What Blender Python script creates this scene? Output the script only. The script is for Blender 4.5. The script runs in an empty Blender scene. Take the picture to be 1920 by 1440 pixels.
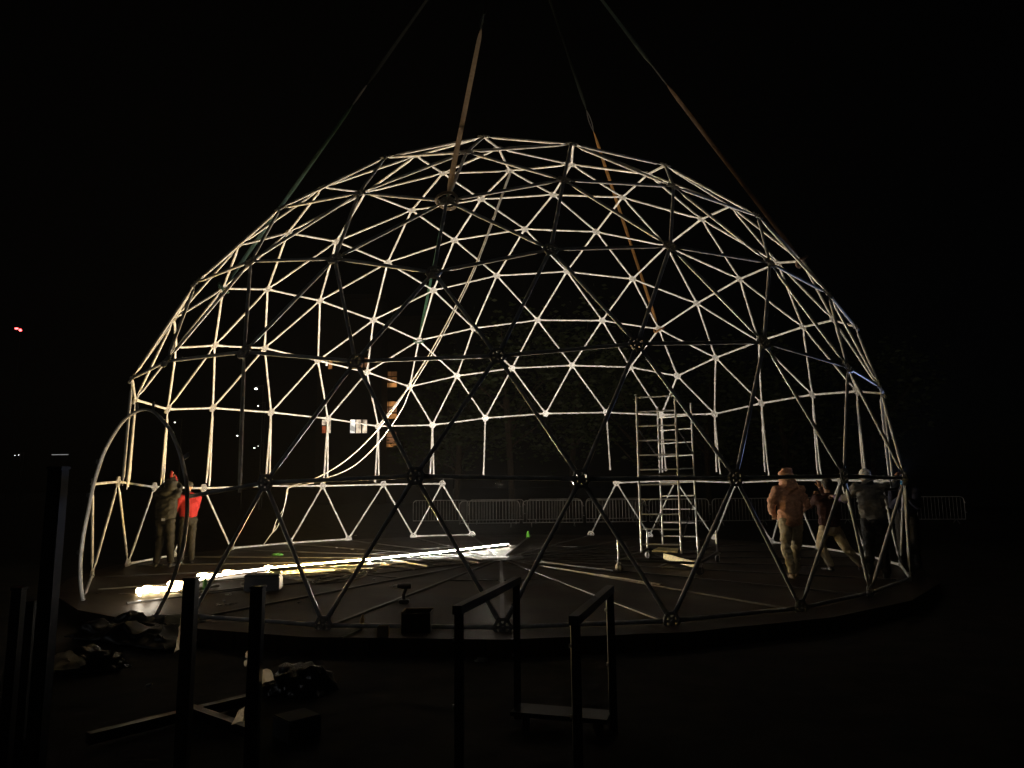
import bpy, bmesh, math, random
import numpy as np
from math import pi, sin, cos, radians, sqrt
from mathutils import Vector, Matrix, Euler, noise

# ------------------------------------------------------------------ camera, world, light, exposure
scn = bpy.context.scene
CAM = Vector((0.243, -15.185, 1.492)); FPX = 1334.69
cd = bpy.data.cameras.new("camera"); cam = bpy.data.objects.new("camera", cd)
scn.collection.objects.link(cam); scn.camera = cam
cam.location = CAM; cam.rotation_euler = Euler((radians(98.2369), radians(0.5807), 0), 'XYZ')
cd.sensor_width = 36; cd.lens = FPX / 1920 * 36; cd.clip_start = 0.05; cd.clip_end = 2000
scn.view_settings.view_transform = 'Standard'; scn.view_settings.look = 'None'
scn.view_settings.exposure = 0.0; scn.view_settings.gamma = 1

FILL_EL, FILL_AZ = radians(25), radians(245)
w = bpy.data.worlds.new("World"); scn.world = w; w.use_nodes = True
nt = w.node_tree; bg = nt.nodes['Background']
sky = nt.nodes.new('ShaderNodeTexSky'); sky.sky_type = 'NISHITA'; sky.sun_disc = False
sky.sun_elevation = FILL_EL; sky.sun_rotation = FILL_AZ
nt.links.new(sky.outputs[0], bg.inputs[0]); bg.inputs[1].default_value = 0.00006
sd = bpy.data.lights.new("fill_sun", 'SUN'); sd.energy = 0.022; sd.angle = radians(8); sd.color = (0.95, 0.97, 1.0)  # added dim fill standing in for ambient light on front struts and slings
so = bpy.data.objects.new("fill_sun", sd); scn.collection.objects.link(so)
so.rotation_euler = Vector((.82, .38, -.42)).to_track_quat('-Z', 'Y').to_euler()

# ------------------------------------------------------------------ pixel -> world helpers (calibrated view of the photograph)
RCAM = cam.rotation_euler.to_matrix()
def ray(x, y): return RCAM @ Vector(((x-960)/FPX, (720-y)/FPX, -1))
def flat(x, y, z=0.0):                      # point of the horizontal plane z
    v = ray(x, y); return CAM + v*((z-CAM.z)/v.z)
def at(x, y, d):                            # point at d metres in front of the camera
    v = ray(x, y); return CAM + v*(d/(v.y))
def proj(p):
    q = RCAM.transposed() @ (Vector(p)-CAM); return (960+FPX*q.x/-q.z, 720-FPX*q.y/-q.z, -q.z)

# ------------------------------------------------------------------ materials
MAT = {}
def mat(name, col, rough=0.5, metal=0.0, emit=None, es=0.0, var=0.0, scale=8.0, bump=0.0, spec=0.5, trans=0.0, stretch=None, col2=None):
    if name in MAT: return MAT[name]
    m = bpy.data.materials.new(name); m.use_nodes = True; n = m.node_tree; b = n.nodes['Principled BSDF']
    b.inputs['Base Color'].default_value = (*col, 1); b.inputs['Roughness'].default_value = rough
    b.inputs['Metallic'].default_value = metal; b.inputs['Specular IOR Level'].default_value = spec
    if emit: b.inputs['Emission Color'].default_value = (*emit, 1); b.inputs['Emission Strength'].default_value = es
    tc = n.nodes.new('ShaderNodeTexCoord'); mp = n.nodes.new('ShaderNodeMapping'); n.links.new(tc.outputs['Object'], mp.inputs[0])
    if stretch: mp.inputs['Scale'].default_value = stretch
    if var or bump:
        t = n.nodes.new('ShaderNodeTexNoise'); t.inputs['Scale'].default_value = scale; t.inputs['Detail'].default_value = 5
        n.links.new(mp.outputs[0], t.inputs[0])
    if var:
        r = n.nodes.new('ShaderNodeValToRGB'); c2 = col2 or tuple(c*(1-var) for c in col)
        r.color_ramp.elements[0].position = .38; r.color_ramp.elements[1].position = .62
        r.color_ramp.elements[0].color = (*c2, 1); r.color_ramp.elements[1].color = (*col, 1)
        n.links.new(t.outputs[0], r.inputs[0]); n.links.new(r.outputs[0], b.inputs['Base Color'])
    if bump:
        bp = n.nodes.new('ShaderNodeBump'); bp.inputs['Strength'].default_value = bump; bp.inputs['Distance'].default_value = .02
        n.links.new(t.outputs[0], bp.inputs['Height']); n.links.new(bp.outputs[0], b.inputs['Normal'])
    if trans:
        tr = n.nodes.new('ShaderNodeBsdfTranslucent'); tr.inputs[0].default_value = (*col, 1)
        mx = n.nodes.new('ShaderNodeMixShader'); mx.inputs[0].default_value = trans
        n.links.new(b.outputs[0], mx.inputs[1]); n.links.new(tr.outputs[0], mx.inputs[2])
        n.links.new(mx.outputs[0], n.nodes['Material Output'].inputs[0])
    MAT[name] = m; return m

M_STEEL = mat("white_powder_coat", (.80,.80,.80), .30, var=.30, scale=7, bump=.08)
M_HUB = mat("hub_steel", (.66,.66,.66), .36, .25, var=.4, scale=24, bump=.1)
M_GALV = mat("galvanised_steel", (.46,.46,.45), .35, .5, var=.25, scale=14)
M_ALU = mat("aluminium_tube", (.64,.66,.68), .38, .25, var=.15, scale=10)
M_BLACK = mat("black_plastic", (.015,.015,.016), .4, bump=.1, scale=60)
M_DARKP = mat("dark_painted_steel", (.022,.022,.022), .33, var=.4, scale=20)
M_BOLT = mat("bolt_zinc", (.5,.5,.5), .3, .9)
M_WARM = mat("led_tube_glow", (.9,.88,.8), .5, emit=(1,.90,.76), es=1150)
M_TUBE2 = mat("led_tube_glow_yellow", (.9,.86,.7), .5, emit=(1,.64,.20), es=1350)
M_KNOT = mat("led_coil_glow", (.9,.85,.7), .5, emit=(1,.74,.38), es=15)

def uneven(m, lo, hi, scale):
    n = m.node_tree; b = n.nodes['Principled BSDF']; tc = n.nodes.new('ShaderNodeTexCoord'); t = n.nodes.new('ShaderNodeTexNoise'); t.inputs['Scale'].default_value = scale
    mr = n.nodes.new('ShaderNodeMapRange'); mr.inputs[1].default_value = .35; mr.inputs[2].default_value = .65; mr.inputs[3].default_value = lo; mr.inputs[4].default_value = hi
    n.links.new(tc.outputs['Object'], t.inputs[0]); n.links.new(t.outputs[0], mr.inputs[0]); n.links.new(mr.outputs[0], b.inputs['Emission Strength'])
uneven(M_KNOT, 2, 26, 14)
# ------------------------------------------------------------------ mesh helpers
def new_obj(name, bm, material, parent=None, smooth=True, loc=None):
    me = bpy.data.meshes.new(name); bmesh.ops.recalc_face_normals(bm, faces=bm.faces); bm.to_mesh(me); bm.free()
    if smooth:
        me.polygons.foreach_set('use_smooth', [True]*len(me.polygons))
        if hasattr(me, 'set_sharp_from_angle'): me.set_sharp_from_angle(angle=radians(40))
    for m in (material if isinstance(material, (list, tuple)) else [material]): me.materials.append(m)
    o = bpy.data.objects.new(name, me); scn.collection.objects.link(o)
    if loc is not None:
        o.location = loc; me.transform(Matrix.Translation(-Vector(loc)))
    if parent is not None: o.parent = parent; o.matrix_parent_inverse = parent.matrix_basis.inverted()
    return o
def tag(o, label=None, cat=None, group=None, kind=None):
    if label: o['label'] = label
    if cat: o['category'] = cat
    if group: o['group'] = group
    if kind: o['kind'] = kind
    return o
def empty(name, loc, label, cat, group=None, kind=None):
    o = bpy.data.objects.new(name, None); scn.collection.objects.link(o); o.location = loc; o.empty_display_size = .2
    return tag(o, label, cat, group, kind)
def dup(root, loc, rz=None, label=None):
    r = root.copy(); scn.collection.objects.link(r); r.location = loc
    if rz is not None: r.rotation_euler = (0, 0, rz)
    if label: r['label'] = label
    def rec(a, b):
        for ch in a.children:
            c = ch.copy(); scn.collection.objects.link(c); c.parent = b; rec(ch, c)
    rec(root, r); return r
def frame(d):
    d = Vector(d).normalized(); u = d.cross(Vector((0,0,1)))
    if u.length < 1e-3: u = Vector((1,0,0))
    u.normalize(); return d, u, d.cross(u).normalized()
def ringpts(c, u, v, ru, rv, n): return [c + u*(ru*cos(2*pi*i/n)) + v*(rv*sin(2*pi*i/n)) for i in range(n)]
def loft(bm, rings, cap=True, closed=False, mi=0):
    vs = [[bm.verts.new(p) for p in r] for r in rings]; n = len(vs[0]); fs = []
    m = len(vs)
    for a in range(m if closed else m-1):
        for i in range(n):
            fs.append(bm.faces.new((vs[a][i], vs[a][(i+1)%n], vs[(a+1)%m][(i+1)%n], vs[(a+1)%m][i])))
    if cap and not closed: fs.append(bm.faces.new(vs[0][::-1])); fs.append(bm.faces.new(vs[-1]))
    for f in fs: f.material_index = mi
def tube(bm, a, b, r, r2=None, n=10, mi=0):
    a, b = Vector(a), Vector(b); d, u, v = frame(b-a); r2 = r if r2 is None else r2
    loft(bm, [ringpts(a,u,v,r,r,n), ringpts(b,u,v,r2,r2,n)], mi=mi)
def path(bm, pts, r, n=8, closed=False, mi=0, flatn=None, rb=None):
    pts = [Vector(p) for p in pts]; rings = []; m = len(pts); pu = None
    for i, p in enumerate(pts):
        if closed: t = pts[(i+1)%m]-pts[i-1]
        else: t = pts[min(i+1,m-1)]-pts[max(i-1,0)]
        d, u, v = frame(t)
        if flatn is not None:
            v = Vector(flatn); v = (v - d*v.dot(d)).normalized(); u = d.cross(v).normalized()
        elif pu is not None:
            u = (pu - d*pu.dot(d)).normalized(); v = d.cross(u).normalized()
        pu = u
        rings.append(ringpts(p, u, v, r, rb if rb else r, n))
    loft(bm, rings, closed=closed, mi=mi)
def box(bm, c, s, rot=None, bev=0.0, mi=0):
    M = Matrix.Translation(Vector(c)) @ (rot.to_4x4() if rot is not None else Matrix()) @ Matrix.Diagonal((*s, 1))
    r = bmesh.ops.create_cube(bm, size=1, matrix=M)
    for f in {f for v in r['verts'] for f in v.link_faces}: f.material_index = mi
    if bev: bmesh.ops.bevel(bm, geom=list({e for v in r['verts'] for e in v.link_edges}), offset=bev, segments=2, affect='EDGES')
def beam(bm, a, b, w, h, up=(0,0,1), mi=0):
    a, b = Vector(a), Vector(b); d = (b-a).normalized(); upv = Vector(up); u = d.cross(upv).normalized(); v = u.cross(d).normalized()
    R = Matrix((d, u, v)).transposed(); box(bm, (a+b)/2, ((b-a).length, w, h), R, mi=mi)
def smooth_pts(pts, k=6):
    pts = [Vector(p) for p in pts]; out = []
    for i in range(len(pts)-1):
        p0, p1, p2, p3 = pts[max(i-1,0)], pts[i], pts[i+1], pts[min(i+2,len(pts)-1)]
        for j in range(k):
            t = j/k; out.append(.5*((2*p1)+(p2-p0)*t+(2*p0-5*p1+4*p2-p3)*t*t+(3*p1-p0-3*p2+p3)*t**3))
    return out+[pts[-1]]

# ------------------------------------------------------------------ dome geometry (five-frequency geodesic, fitted node table; (ring from the apex, place in ring) : point)
SHELL = {(0,0):(0.26,-0.18,8.46),(1,0):(0.04,-1.63,8.27),(1,1):(1.58,-0.83,8.29),(2,0):(-0.20,-3.25,7.68),(2,1):(1.47,-2.47,7.92),(2,2):(3.06,-1.54,7.73),(3,0):(-0.41,-4.76,6.65),(3,1):(1.27,-4.17,7.06),(3,2):(3.01,-3.27,7.10),(3,3):(4.47,-2.21,6.76),(4,0):(-0.61,-5.92,5.37),(4,1):(1.02,-5.60,5.80),(4,2):(2.75,-4.88,6.00),(4,3):(4.38,-3.85,5.92),(4,4):(5.55,-2.71,5.50),(5,0):(-0.70,-6.67,4.13),(5,1):(0.76,-6.55,4.45),(5,2):(2.38,-6.08,4.64),(5,3):(4.01,-5.23,4.67),(5,4):(5.33,-4.13,4.50),(5,5):(6.27,-3.01,4.21),(6,0.5):(0.09,-7.16,2.98),(6,1.5):(1.74,-6.94,3.15),(6,2.5):(3.48,-6.27,3.29),(6,3.5):(5.05,-5.17,3.14),(6,4.5):(6.13,-3.93,3.02),(6,24.5):(-1.59,-6.91,2.98),(7,1):(1.02,-7.37,1.52),(7,2):(2.79,-6.95,1.58),(7,3):(4.51,-6.04,1.59),(7,4):(5.85,-4.80,1.56),(7,24):(-2.60,-6.83,1.56),(7,0):(-0.81,-7.33,1.56),(1,2):(1.29,0.89,8.35),(2,3):(2.83,0.28,8.01),(2,4):(2.44,2.08,7.86),(3,4):(4.41,-0.42,7.20),(3,5):(4.07,1.51,7.27),(3,6):(3.52,3.23,6.96),(4,5):(5.74,-1.09,5.99),(4,6):(5.57,0.80,6.21),(4,7):(5.05,2.65,6.12),(4,8):(4.36,4.14,5.79),(5,6):(6.55,-1.62,4.65),(5,7):(6.66,0.09,4.90),(5,8):(6.32,1.91,4.96),(5,9):(5.71,3.51,4.85),(5,10):(4.96,4.74,4.56),(6,5.5):(6.99,-2.38,3.10),(6,6.5):(7.32,-0.73,3.36),(6,7.5):(7.22,1.17,3.54),(6,8.5):(6.68,3.00,3.56),(6,9.5):(5.88,4.46,3.44),(7,6):(7.53,-1.51,1.70),(7,7):(7.70,0.31,1.83),(7,8):(7.37,2.24,1.92),(7,9):(6.64,3.92,1.96),(7,5):(6.88,-3.26,1.66),(1,3):(-0.43,1.14,8.36),(2,5):(0.64,2.42,8.08),(2,6):(-1.19,2.62,7.87),(3,7):(1.81,3.73,7.34),(3,8):(-0.12,4.02,7.33),(3,9):(-1.89,4.04,6.93),(4,9):(2.88,4.79,6.20),(4,10):(1.04,5.24,6.34),(4,11):(-0.84,5.36,6.14),(4,12):(-2.43,5.16,5.75),(5,11):(3.76,5.47,4.95),(5,12):(2.10,6.07,5.12),(5,13):(0.28,6.34,5.10),(5,14):(-1.40,6.25,4.86),(5,15):(-2.79,5.91,4.50),(6,10.5):(4.66,5.67,3.55),(6,11.5):(3.15,6.46,3.72),(6,12.5):(1.32,6.98,3.76),(6,13.5):(-0.57,7.03,3.64),(6,14.5):(-2.19,6.71,3.41),(7,11):(4.02,6.48,2.09),(7,12):(2.32,7.20,2.11),(7,13):(0.39,7.49,2.08),(7,14):(-1.41,7.30,2.00),(7,10):(5.50,5.36,2.07),(1,4):(-1.20,-0.42,8.31),(2,7):(-2.08,1.00,8.04),(2,8):(-2.83,-0.68,7.77),(3,10):(-2.91,2.55,7.26),(3,11):(-3.80,0.79,7.21),(3,12):(-4.39,-0.91,6.80),(4,13):(-3.52,3.94,6.08),(4,14):(-4.56,2.31,6.20),(4,15):(-5.27,0.53,6.00),(4,16):(-5.62,-1.07,5.57),(5,16):(-3.88,4.95,4.79),(5,17):(-4.92,3.60,4.90),(5,18):(-5.78,1.94,4.92),(5,19):(-6.30,0.28,4.66),(5,20):(-6.46,-1.16,4.33),(6,15.5):(-3.71,5.91,3.32),(6,16.5):(-4.91,4.75,3.45),(6,17.5):(-5.97,3.15,3.47),(6,18.5):(-6.72,1.34,3.39),(6,19.5):(-6.96,-0.33,3.18),(7,16):(-4.64,5.61,1.89),(7,17):(-5.87,4.22,1.90),(7,18):(-6.78,2.46,1.86),(7,19):(-7.21,0.66,1.77),(7,15):(-3.13,6.66,1.98),(2,9):(-1.57,-2.03,7.93),(3,13):(-3.29,-2.35,7.16),(3,14):(-1.86,-3.71,7.09),(4,17):(-4.77,-2.50,5.97),(4,18):(-3.54,-3.96,6.09),(4,19):(-1.98,-5.15,5.83),(5,21):(-5.89,-2.50,4.59),(5,22):(-4.87,-3.95,4.84),(5,23):(-3.51,-5.23,4.77),(5,24):(-2.06,-6.15,4.49),(6,20.5):(-6.74,-2.05,3.17),(6,21.5):(-6.01,-3.57,3.33),(6,22.5):(-4.73,-5.06,3.34),(6,23.5):(-3.17,-6.22,3.24),(7,21):(-6.66,-2.98,1.70),(7,22):(-5.67,-4.55,1.69),(7,23):(-4.22,-5.92,1.65),(7,20):(-7.17,-1.20,1.77)}
BAND = {(7,1):(0.99,-7.40,1.57),(7,2):(2.82,-6.92,1.57),(7,3):(4.52,-5.95,1.59),(7,4):(6.00,-4.67,1.56),(7,24):(-2.57,-6.99,1.57),(7,0):(-0.80,-7.43,1.62),(8,1.5):(1.95,-7.21,0.04),(8,2.5):(3.64,-6.49,-0.03),(8,3.5):(5.01,-5.38,-0.01),(8,23.5):(-3.50,-6.59,0.04),(8,24.5):(-1.80,-7.25,-0.03),(8,0.5):(0.13,-7.47,0.01),(7,6):(7.37,-1.31,1.53),(7,7):(7.42,0.53,1.57),(7,8):(7.07,2.45,1.59),(7,9):(6.26,4.11,1.55),(7,5):(6.85,-3.08,1.56),(8,6.5):(7.45,-0.35,-0.02),(8,7.5):(7.25,1.51,-0.05),(8,8.5):(6.82,3.26,-0.00),(8,4.5):(6.34,-3.95,-0.08),(8,5.5):(7.16,-2.16,-0.07),(7,11):(3.41,6.59,1.59),(7,12):(1.77,7.24,1.64),(7,13):(-0.13,7.46,1.65),(7,14):(-1.93,7.20,1.62),(7,10):(4.96,5.51,1.63),(8,11.5):(2.64,6.99,0.07),(8,12.5):(0.83,7.42,0.03),(8,13.5):(-1.02,7.40,0.08),(8,9.5):(5.80,4.80,0.00),(8,10.5):(4.26,6.12,0.06),(7,16):(-5.17,5.39,1.58),(7,17):(-6.34,3.96,1.59),(7,18):(-7.20,2.18,1.54),(7,19):(-7.48,0.35,1.57),(7,15):(-3.63,6.49,1.61),(8,16.5):(-5.84,4.68,-0.03),(8,17.5):(-6.83,3.10,-0.08),(8,18.5):(-7.44,1.32,-0.03),(8,14.5):(-2.77,6.91,0.05),(8,15.5):(-4.53,5.95,-0.01),(7,21):(-6.71,-3.27,1.61),(7,22):(-5.71,-4.80,1.64),(7,23):(-4.22,-6.13,1.63),(7,20):(-7.25,-1.51,1.67),(8,21.5):(-6.26,-4.11,0.06),(8,22.5):(-5.04,-5.52,0.02),(8,19.5):(-7.48,-0.53,-0.01),(8,20.5):(-7.08,-2.45,0.01)}

FRONT = (24.0, 0.0, 1.0, 2.0, 3.0, 4.0)
NODE = {k: Vector(v) for k, v in SHELL.items() if k[0] <= 6}
for k, v in BAND.items():
    p = Vector(v)
    if k[0] == 8: p.z = .045
    NODE[k] = p
def ringn(r): return max(1, 5*r) if r <= 5 else 25

M_GROUND = mat("trodden_earth", (.045,.038,.028), .9, var=.5, scale=3, bump=.6)
def deck_material():
    m = bpy.data.materials.new("deck_boards"); m.use_nodes = True; n = m.node_tree; b = n.nodes['Principled BSDF']
    tc = n.nodes.new('ShaderNodeTexCoord'); mp = n.nodes.new('ShaderNodeMapping'); mp.inputs['Rotation'].default_value = (0,0,radians(38))
    n.links.new(tc.outputs['Object'], mp.inputs[0])
    br = n.nodes.new('ShaderNodeTexBrick'); br.inputs['Scale'].default_value = 1.0
    br.inputs['Brick Width'].default_value = 2.9; br.inputs['Row Height'].default_value = .62; br.inputs['Mortar Size'].default_value = .007
    br.inputs['Color1'].default_value = (.046,.027,.014,1); br.inputs['Color2'].default_value = (.020,.013,.008,1); br.inputs['Mortar'].default_value = (.004,.003,.003,1)
    n.links.new(mp.outputs[0], br.inputs[0])
    mp2 = n.nodes.new('ShaderNodeMapping'); mp2.inputs['Scale'].default_value = (1.2, 26, 1); n.links.new(mp.outputs[0], mp2.inputs[0])
    g = n.nodes.new('ShaderNodeTexNoise'); g.inputs['Scale'].default_value = 1.3; g.inputs['Detail'].default_value = 8; g.inputs['Roughness'].default_value = .65
    n.links.new(mp2.outputs[0], g.inputs[0])
    rm = n.nodes.new('ShaderNodeMapRange'); rm.inputs[1].default_value = .3; rm.inputs[2].default_value = .7; rm.inputs[3].default_value = .45; rm.inputs[4].default_value = 1.6
    n.links.new(g.outputs[0], rm.inputs[0])
    mx = n.nodes.new('ShaderNodeMix'); mx.data_type = 'RGBA'; mx.blend_type = 'MULTIPLY'; mx.inputs[0].default_value = 1
    n.links.new(br.outputs[0], mx.inputs[6]); n.links.new(rm.outputs[0], mx.inputs[7])
    big = n.nodes.new('ShaderNodeTexNoise'); big.inputs['Scale'].default_value = .9; big.inputs['Detail'].default_value = 4; n.links.new(tc.outputs['Object'], big.inputs[0])
    rr = n.nodes.new('ShaderNodeMapRange'); rr.inputs[3].default_value = .36; rr.inputs[4].default_value = .75; n.links.new(big.outputs[0], rr.inputs[0])
    n.links.new(mx.outputs[2], b.inputs['Base Color']); n.links.new(rr.outputs[0], b.inputs['Roughness'])
    bp = n.nodes.new('ShaderNodeBump'); bp.inputs['Strength'].default_value = .6; bp.inputs['Distance'].default_value = .008
    n.links.new(g.outputs[0], bp.inputs['Height']); n.links.new(bp.outputs[0], b.inputs['Normal'])
    b.inputs['Specular IOR Level'].default_value = .35
    return m
M_DECK = deck_material()
GZ = -.18
# ground as one sheet, slightly uneven, with a hole-free deck standing on it
bm = bmesh.new()
xs = [-900,-400,-200,-100,-60]+[i*2.0 for i in range(-20,21)]+[60,100,200,400,900]
ys = [-300,-100,-50]+[-30+i*2.0 for i in range(0,51)]+[100,160,300,600,1200]
gv = [[bm.verts.new((x, y, GZ + (.05*noise.noise(Vector((x*.35,y*.35,0))) if abs(x)<41 and -31<y<71 and x*x+y*y > 81 else 0))) for y in ys] for x in xs]
for i in range(len(xs)-1):
    for j in range(len(ys)-1): bm.faces.new((gv[i][j], gv[i+1][j], gv[i+1][j+1], gv[i][j+1]))
tag(new_obj("ground", bm, M_GROUND), kind='structure')
# grass patch far behind
# deck: 25-sided platform
bm = bmesh.new()
DR = 7.86
ang = [math.atan2(NODE[(8,k+.5)].y, NODE[(8,k+.5)].x) for k in range(25)]
top = [bm.verts.new((DR*cos(a), DR*sin(a), 0)) for a in ang]; bot = [bm.verts.new((DR*cos(a), DR*sin(a), GZ-.1)) for a in ang]
bm.faces.new(top)
for i in range(25): bm.faces.new((top[i], bot[i], bot[(i+1)%25], top[(i+1)%25]))
tag(new_obj("deck", bm, M_DECK, smooth=False), kind='structure')

# radial base frame on the deck
bf = empty("base_frame", (0,0,0), "star of 25 flat steel rails lying on the deck, spreading from a round centre plate", "floor frame")
M_RAIL = mat("flat_steel_rail", (.11,.105,.10), .45, .2, var=.3, scale=9)
for i in range(25):
    a = Vector((cos(ang[i]), sin(ang[i]), 0)); bm = bmesh.new()
    beam(bm, a*.42+Vector((0,0,.014)), a*7.28+Vector((0,0,.014)), .055, .02)
    new_obj("rail", bm, M_RAIL, bf, smooth=False)
bm = bmesh.new(); loft(bm, [ringpts(Vector((0,0,z)), Vector((1,0,0)), Vector((0,1,0)), r, r, 40) for z, r in ((.003,.5),(.03,.5),(.036,.47))])
new_obj("centre_plate", bm, M_RAIL, bf)
for i in range(0, 25, 2):
    a = (Vector((cos(ang[i]), sin(ang[i]), 0))*3.4); b = Vector((cos(ang[(i+1)%25]), sin(ang[(i+1)%25]), 0))*3.4
    bm = bmesh.new(); beam(bm, a+Vector((0,0,.009))+(b-a).normalized()*.05, b+Vector((0,0,.009))-(b-a).normalized()*.05, .04, .012); new_obj("cross_tie", bm, M_RAIL, bf, smooth=False)

# struts and hubs
RS = .0235
def strut_bm(bm, a, b, outward, gap=.085, free=False):
    d = (b-a).normalized(); n = (outward - d*outward.dot(d)).normalized(); u = d.cross(n).normalized()
    L = (b-a).length; prof = [(gap,.026,.005),(gap+.07,.026,.005),(gap+.15,RS,RS)]
    end = 0.0 if free else gap
    prof2 = [(L-end-.15,RS,RS),(L-end-.07,.026,.005),(L-end,.026,.005)]
    loft(bm, [ringpts(a+d*t, u, n, ru, rn, 10) for t, ru, rn in prof+prof2])
def hub_bm(bm, p, n, R=.102):
    n = n.normalized(); _, u, v = frame(n); N = 6; seg = 24
    for z0, z1 in ((-.014,-.006),(.006,.014)):
        # ring, core and six webs leave six holes
        for r0, r1 in ((.066,R),(0,.040)):
            c0, c1 = p+n*z0, p+n*z1
            if r0 > 0:
                L = [[c0+(u*cos(t)+v*sin(t))*r0, c0+(u*cos(t)+v*sin(t))*r1*(1+.07*cos(6*t)), c1+(u*cos(t)+v*sin(t))*r1*(1+.07*cos(6*t)), c1+(u*cos(t)+v*sin(t))*r0] for t in [2*pi*i/seg for i in range(seg)]]
                loft(bm, L, closed=True)
            else: loft(bm, [ringpts(c0,u,v,r1,r1,12), ringpts(c1,u,v,r1,r1,12)])
        for i in range(N):
            t = 2*pi*i/N; d = u*cos(t)+v*sin(t); beam(bm, p+n*(z0+z1)/2+d*.032, p+n*(z0+z1)/2+d*.08, .028, .007, up=n)
    for i in range(N):
        t = 2*pi*i/N; d = u*cos(t)+v*sin(t); tube(bm, p+d*.083-n*.024, p+d*.083+n*.024, .011, n=6)
    tube(bm, p-n*.035, p+n*.035, .016, n=8)
def outward(k): 
    p = NODE[k]; return Vector((p.x, p.y, p.z if k[0] < 7 else 0.0)).normalized()

def adj():
    E = []
    ks = list(NODE)
    for i, a in enumerate(ks):
        for b in ks[i+1:]:
            if abs(a[0]-b[0]) > 1: continue
            r, s = a[0], b[0]
            if (NODE[a]-NODE[b]).length > 2.65: continue
            if r == s:
                n = ringn(r); dk = abs(a[1]-b[1]); dk = min(dk, n-dk)
                if abs(dk-1) < .01: E.append((a, b))
            elif max(r, s) >= 6:
                dk = abs(a[1]-b[1]); dk = min(dk, 25-dk)
                if abs(dk-.5) < .01: E.append((a, b))
            else:
                lo, hi = (a, b) if r < s else (b, a)
                if lo[0] == 0: E.append((a, b)); continue
                sec, j = divmod(hi[1], hi[0]); 
                c = [((sec*lo[0]+j) % ringn(lo[0])), ((sec*lo[0]+j-1) % ringn(lo[0]))]
                if j == 0: c = c[:1]
                if any(abs(lo[1]-x) < .01 for x in c): E.append((a, b))
    return E
EDGES = adj()
shell_keys = [k for k in NODE if k[0] <= 6]
missing8 = {(8,12.5),(8,21.5),(8,22.5)}; missing7 = {(7,12.0),(7,13.0),(7,22.0),(7,23.0)}
no_chord = {frozenset(x) for x in [((8,14.5),(8,15.5)),((8,17.5),(8,18.5)),((8,19.5),(8,20.5)),((8,10.5),(8,11.5)),((8,9.5),(8,10.5)),((8,8.5),(8,9.5))]}
shell_struts, hang, band_struts = [], [], []
single_hang = {(6,13.5):(7,14.0), (6,11.5):(7,11.0), (6,23.5):(7,24.0), (6,21.5):(7,21.0), (6,4.5):(7,5.0)}
for a, b in EDGES:
    if a[0] > b[0]: a, b = b, a
    if b[0] <= 6: shell_struts.append((NODE[a], NODE[b], (outward(a)+outward(b))/2, False))
    elif a[0] == 6:
        if b[1] in FRONT and not (a == (6,23.5)): shell_struts.append((NODE[a], NODE[b], (outward(a)+outward(b))/2, False))
        else:
            if a in single_hang and b != single_hang[a]: continue
            if a in ((6,12.5), (6,22.5)): continue
            s = 1 if ((b[1]-a[1]+12.5) % 25)-12.5 > 0 else -1
            o = outward(a); t = Vector((-o.y, o.x, 0)).normalized()
            L = (NODE[a]-Vector(SHELL[b])).length*.95
            hang.append((NODE[a], NODE[a]+(Vector((0,0,-1))+t*s*.035+o*.02).normalized()*L, o, True))
    else:
        if a in missing7 or b in missing7 or a in missing8 or b in missing8: continue
        if frozenset((a, b)) in no_chord: continue
        band_struts.append((NODE[a], NODE[b], Vector(((NODE[a]+NODE[b]).x, (NODE[a]+NODE[b]).y, 0)).normalized(), False))
# struts cut off at the door arch
P = NODE[(7,24.0)]; q = at(352, 931, 8.4); band_struts.append((P, q, (P+q).normalized(), True))
P = NODE[(8,23.5)]; q = flat(290, 1157, .045); band_struts.append((P, q, (P+q).normalized(), True))
P = NODE[(8,20.5)]; q = flat(160, 1112, .045); band_struts.append((P, q, (P+q).normalized(), True))

def vis_len(s):
    a, b = proj(s[0]), proj(s[1]); return math.hypot(a[0]-b[0], a[1]-b[1])/max(a[2]+b[2], 1)
shell = empty("dome_shell", (0,0,0), "big white geodesic dome frame of steel struts hanging from five crane slings", "dome")
allst = sorted(shell_struts+hang, key=vis_len, reverse=True)
for s in allst[:100]:
    bm = bmesh.new(); strut_bm(bm, *s[:3], free=s[3]); o = new_obj("strut", bm, M_STEEL, shell, loc=(s[0]+s[1])/2)
bm = bmesh.new()
for s in allst[100:]: strut_bm(bm, *s[:3], free=s[3])
tag(new_obj("smaller_struts", bm, M_STEEL, shell), kind='stuff')
for k in sorted(shell_keys, key=lambda k: (NODE[k]-CAM).length):
    bm = bmesh.new(); hub_bm(bm, NODE[k], outward(k)); new_obj("hub", bm, M_HUB, shell, loc=NODE[k])
band = empty("dome_base_band", (0,0,0), "zigzag bottom band of the dome standing on the deck, open at the back", "dome base")
for s in band_struts:
    bm = bmesh.new(); strut_bm(bm, *s[:3], free=s[3]); new_obj("strut", bm, M_STEEL, band, loc=(s[0]+s[1])/2)
for k in NODE:
    if k[0] >= 7 and k not in missing7 and k not in missing8:
        bm = bmesh.new(); hub_bm(bm, NODE[k], outward(k)); new_obj("hub", bm, M_HUB, band, loc=NODE[k])

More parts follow.
